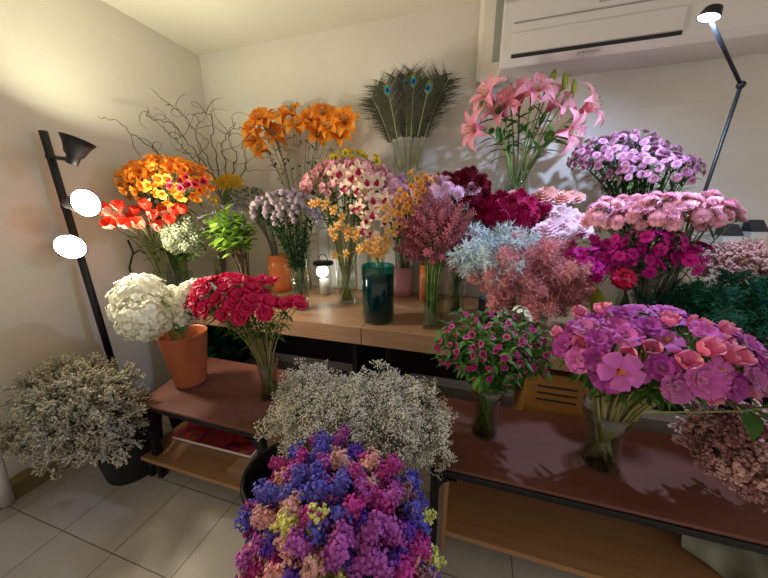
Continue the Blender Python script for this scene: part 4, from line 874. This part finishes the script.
# --- tables
b = onz(186, 390, TZ); b = V((b.x-.03, b.y+.06, TZ)); h = .285
pot('terracotta_pot', 'tapered terracotta pot of white hydrangeas on the left table', b, [(.07, 0), (.073, .02), (.107, h-.01), (.109, h)], 'terracotta', foot='terracotta_dark')
HP = [((140, 296, .88), .1, 'large white hydrangea head at the upper left of the terracotta pot'), ((146, 316, .83), .092, 'large white hydrangea head hanging low over the pot rim'), ((126, 308, .87), .075, 'white hydrangea head furthest left'), ((196, 296, .96), .085, 'white hydrangea head right of the terracotta pot centre'), ((170, 300, .98), .085, 'white hydrangea head at the back of the terracotta pot'), ((180, 313, .93), .07, 'white hydrangea head resting on the right rim of the terracotta pot'), ((210, 290, 1.06), .06, 'small white hydrangea head partly behind the crimson flowers')]
for (px, py, yy), s_, lb in HP:
    pos = at(px, py, yy); bouquet('hydrangea_stem', lb, 'flower', None, [(pos, (pos-up_(b, h)).normalized())], b, up_(b, h-.01), .06, .04, 'hydrangea', s_, 'stem_green', .004, ('leaf_green', 5, .1, .065, .72, .98), headname='flower_head', uniq=[lb], face=.8)
b = onz(265, 402, TZ); b = V((b.x, b.y+.045, TZ)); HB = b
HOUR = lambda a, m_, c, h: [(a, 0), (a*1.03, h*.08), (m_, h*.45), (m_*1.02, h*.6), (c, h)]
vase('glass_vase', 'slender clear glass vase of crimson flowers on the left table', b, HOUR(.046, .037, .05, .19), 'green_glass', .35)
bouquet('clarkia_stem', 'crimson flower in the loose bunch on the left table', 'flower', 'crimson flowers', dome(232, 302, 46, 26, .98, .13, 38, lo=-.35, back=.35)+spots([(262, 281, 1.02), (272, 283, 1.02), (290, 303, 1.0), (284, 305, .98), (296, 301, 1.02), (300, 305, 1.0)]), b, up_(b, .17), .035, .035, 'clarkia_red', .034, 'stem_straw', .003, ('leaf_green', 7, .06, .012, .6, .95), headname='bloom', face=.6)
b = onz(484, 440, TZ); b = V((b.x, b.y+.045, TZ))
vase('glass_vase', 'green tinted glass vase of sweet william on the right table', b, [(.052, 0), (.053, .02), (.047, .1), (.056, .17), (.074, .22)], 'green_glass', .6)
bouquet('dianthus_stem', 'pink purple sweet william cluster with leafy stem on the right table', 'flower', 'sweet williams', dome(491, 348, 50, 34, 1.04, .15, 34, lo=-.35, back=.4), b, up_(b, .2), .05, .04, ['dianthus', 'dianthus', 'dianthus_rose'], .0125, 'stem_green', .004, ('leaf_green', 46, .046, .015, .4, 1.05), (3, 4), .027)
bouquet('dianthus_stem', 'white sweet william at the top of the leafy pink bunch', 'flower', 'white sweet williams', spots([(520, 311, 1.08), (524, 315, 1.06), (505, 318, 1.06)]), b, up_(b, .2), .045, .04, 'dianthus_white', .013, 'stem_green', .0025, ('leaf_green', 8, .05, .011, .6, .98), 4, .022)
b = onz(604, 473, TZ); b = V((b.x, b.y+.055, TZ))
vase('glass_vase', 'waisted clear glass vase of pink godetia on the right table', b, HOUR(.062, .054, .082, .22), 'green_glass', .4)
gh = dome(647, 352, 80, 40, .95, .17, 56, lo=-.3, back=.4)
bouquet('godetia_stem', 'orchid pink double godetia bloom in the waisted glass vase', 'flower', 'pink godetias', [g for i, g in enumerate(gh) if i % 3 != 2], b, up_(b, .2), .07, .058, ['godetia_big', 'godetia_deep', 'godetia_big', 'godetia_deep', 'godetia_single'], .037, 'stem_straw', .0048, ('leaf_green', 14, .06, .012, .6, .97), headname='bloom', face=.38)
bouquet('godetia_stem', 'salmon pink cupped godetia among the orchid pink ones', 'flower', 'salmon godetias', gh[2::3]+spots([(580, 315, .98), (735, 358, .94), (748, 366, .94), (742, 350, 1.0)]), b, up_(b, .2), .06, .05, 'godetia_cup', .033, 'stem_straw', .0048, ('leaf_green', 7, .06, .012, .6, .97), headname='bloom', face=.6)
bouquet('godetia_stem', '', 'flower', None, [(at(620, 371, .76), V((-.1, -.9, .25)))], b, up_(b, .2), .06, .05, 'godetia_single', .043, 'stem_straw', .003, headname='bloom', uniq=['wide open orchid pink godetia facing the camera, lowest at the front'], face=1)
b = V((xat(775, 1.08, TZ), 1.08, TZ)); vase('glass_vase', 'glass vase of dusky pink limonium at the right end of the right table', b, CYL(.06, .18))
sprays('limonium_stem', 'dusky pink limonium spray spilling over the right table', 'flower', 'dusky pink limonium', dome(740, 448, 52, 50, .96, .16, 60, lo=-.9, rmin=.5), b, up_(b, .18), .05, .04, ['lim_pink', 'lim_pink', 'lim_dusk'], .13, 'stem_green')
r = empty('leafy_sprig', b+V((0, 0, .02)), 'thin green stem with fresh leaves lying across the dusky limonium', 'foliage'); mb = MB(); O6 = V(r.location)
pp = [V((0, 0, 0)), V((0, -.05, .18)), at(768, 408, .86)-O6, at(738, 411, .84)-O6, at(690, 412, .82)-O6, at(645, 412, .8)-O6]; mb.tube(pp, .003, .002, n=5); mb.build('stem', 'stem_pale', r)
fo = MB()
for px, py, d in ((742, 410, (-.6, -.2, .5)), (748, 409, (.2, -.5, .5)), (738, 411, (-.5, .2, .7)), (755, 410, (.4, -.5, -.2)), (760, 408, (.5, -.2, .4)), (750, 411, (-.3, -.6, -.1))): fo.leaf(at(px, py, .845)-O6, d, .09, .035, droop=.2, n=6)
fo.build('foliage', 'leaf_green', r)
# paper wrap on the right lower shelf
c = onz(722, 556, .14); r = None; mb = MB(); n = 14; vs = []
for i in range(n+1):
    for j in range(n+1):
        x, y = (i/n-.5)*.26, (j/n-.5)*.2; vs.append((x, y, .02+.03*noise.noise(V((x*14, y*9, 3)))+.05*abs(i/n-.5)))
top = vs; bot = [(x, y, z-.003) for x, y, z in vs]; q = n+1
mb.add(top+bot, [(i*q+j, (i+1)*q+j, (i+1)*q+j+1, i*q+j+1) for i in range(n) for j in range(n)]+[(q*q+i*q+j+1, q*q+(i+1)*q+j+1, q*q+(i+1)*q+j, q*q+i*q+j) for i in range(n) for j in range(n)])
o = mb.build('paper_wrap', 'wrap_paper', loc=(c.x+.03, max(c.y, 1.0), .127)); tag(o, 'crumpled pale paper wrap on the right lower shelf', 'paper'); o.rotation_euler.z = -.5

# --- floor
b = V((-1.62, .83, 0)); bucket('black bucket of dried tan caspia on the floor left of the left table', b, .115, .155, .32)
sprays('caspia_spray', 'dried tan caspia spray in the black floor bucket at left', 'flower', 'dried caspia', dome(79, 412, 72, 62, .7, .22, 190, lo=-.7, back=.7, rmin=.45), b, up_(b, .32), .12, .07, 'caspia', .18, 'stem_dark', .0022)
b = V((-1.6, 1.25, 0)); pot('dark_bucket', 'small black bucket half hidden behind the left table leg', V((-1.63, 1.13, 0)), [(.07, 0), (.085, .22)], 'black_plastic', 'bucket')
b = V((-.565, .7, 0)); bucket('black bucket of baby\'s breath between the two tables', b, .11, .145, .41)
sprays('gypsophila_spray', 'white baby\'s breath spray in the black bucket between the tables', 'flower', 'baby\'s breath', dome(361, 411, 104, 58, .84, .26, 185, lo=-.5, back=.5, rmin=.45), b, up_(b, .42), .13, .07, 'gypso', .155, 'stem_grey', .0018)
b = V((-.27, .5, 0)); bucket('black bucket of mixed statice on the floor in front', b, .11, .15, .28)
ST = [('magenta', 'magenta'), ('blue', 'periwinkle blue'), ('violet', 'deep violet'), ('yellow', 'pale yellow'), ('salmon', 'salmon pink'), ('mauve', 'soft mauve'), ('orchid', 'purple pink'), ('dusk', 'dusky brown pink')]
sh = dome(341, 535, 82, 74, .52, .21, 104, lo=-.6, back=.55, rmin=.75); grp = {}
for pos, nrm in sh:
    v_ = (pos-b).z; q = rnd.random()
    back_ = pos.y > .56
    w_ = {'magenta': 3.6, 'blue': 1.5 if not back_ else .4, 'violet': 2 if not back_ else .4, 'yellow': 2.4 if back_ or q < .5 else 1, 'salmon': 2.2, 'mauve': 3 if back_ else 1.2, 'orchid': 2.6, 'dusk': 2 if back_ else .2}
    near = [c for c, l in grp.items() if any((p-pos).length < .085 for p, _ in l)]
    c_ = near[0] if near and rnd.random() < .25 else rnd.choices(list(w_), list(w_.values()))[0]; grp.setdefault(c_, []).append((pos, nrm))
for c_, word in ST:
    if c_ in grp: bouquet('statice_stem', word+' statice cluster in the mixed bunch at the front', 'flower', word+' statice', grp[c_], b, up_(b, .28), .12, .07, 'statice_'+c_, .05, 'stem_green', .003, None, (2, 3), .035, headname='flower_head', face=.6)
# leafy pots behind the left table
b = V((xat(224, 1.5, .2), 1.5, 0)); pot('green_pot', 'dark green pot of broad leaves under the bench behind the left table', b, [(.08, 0), (.1, .3)], 'dark_green_plastic', 'pot')
r = empty('leafy_plant', b+V((0, 0, .02)), 'deep green broad leaved plant under the bench, seen behind the terracotta pot', 'plant'); fo = MB()
for k in range(46):
    a = k*2.4; q = .03+.1*rnd.random(); p = V((math.cos(a)*q, math.sin(a)*q, .3+.28*rnd.random())); fo.tube([(0, 0, .1), p], .002, n=3, cap=False); fo.leaf(p, (math.cos(a), math.sin(a), .3), .09, .06, droop=.4)
fo.build('foliage', 'leaf_deep', r)
# white pipe in the corner by the baseboard
p0, p1 = onz(7, 502, .02), at(-14, 440, .45)
mb = MB(); mb.tube([p0+V((0, 0, 0)), p0+(p1-p0)*.5, p1], .024, n=14, cap=True); tag(mb.build('white_pipe', 'white_board'), 'white tube standing by the baseboard at the lower left edge', 'tube')

# ------------------------------------------------------------------ light of the room
w = bpy.data.worlds.new('room_light'); sc.world = w; w.use_nodes = True
w.node_tree.nodes['Background'].inputs[0].default_value = lin('fff8f0'); w.node_tree.nodes['Background'].inputs[1].default_value = .37
sc.view_settings.view_transform = 'Standard'; sc.view_settings.look = 'None'; sc.view_settings.gamma = 1; sc.view_settings.use_curve_mapping = False
sc.view_settings.exposure = .95
sc.cycles.max_bounces = 8; sc.cycles.transparent_max_bounces = 24; sc.cycles.caustics_reflective = False; sc.cycles.caustics_refractive = False
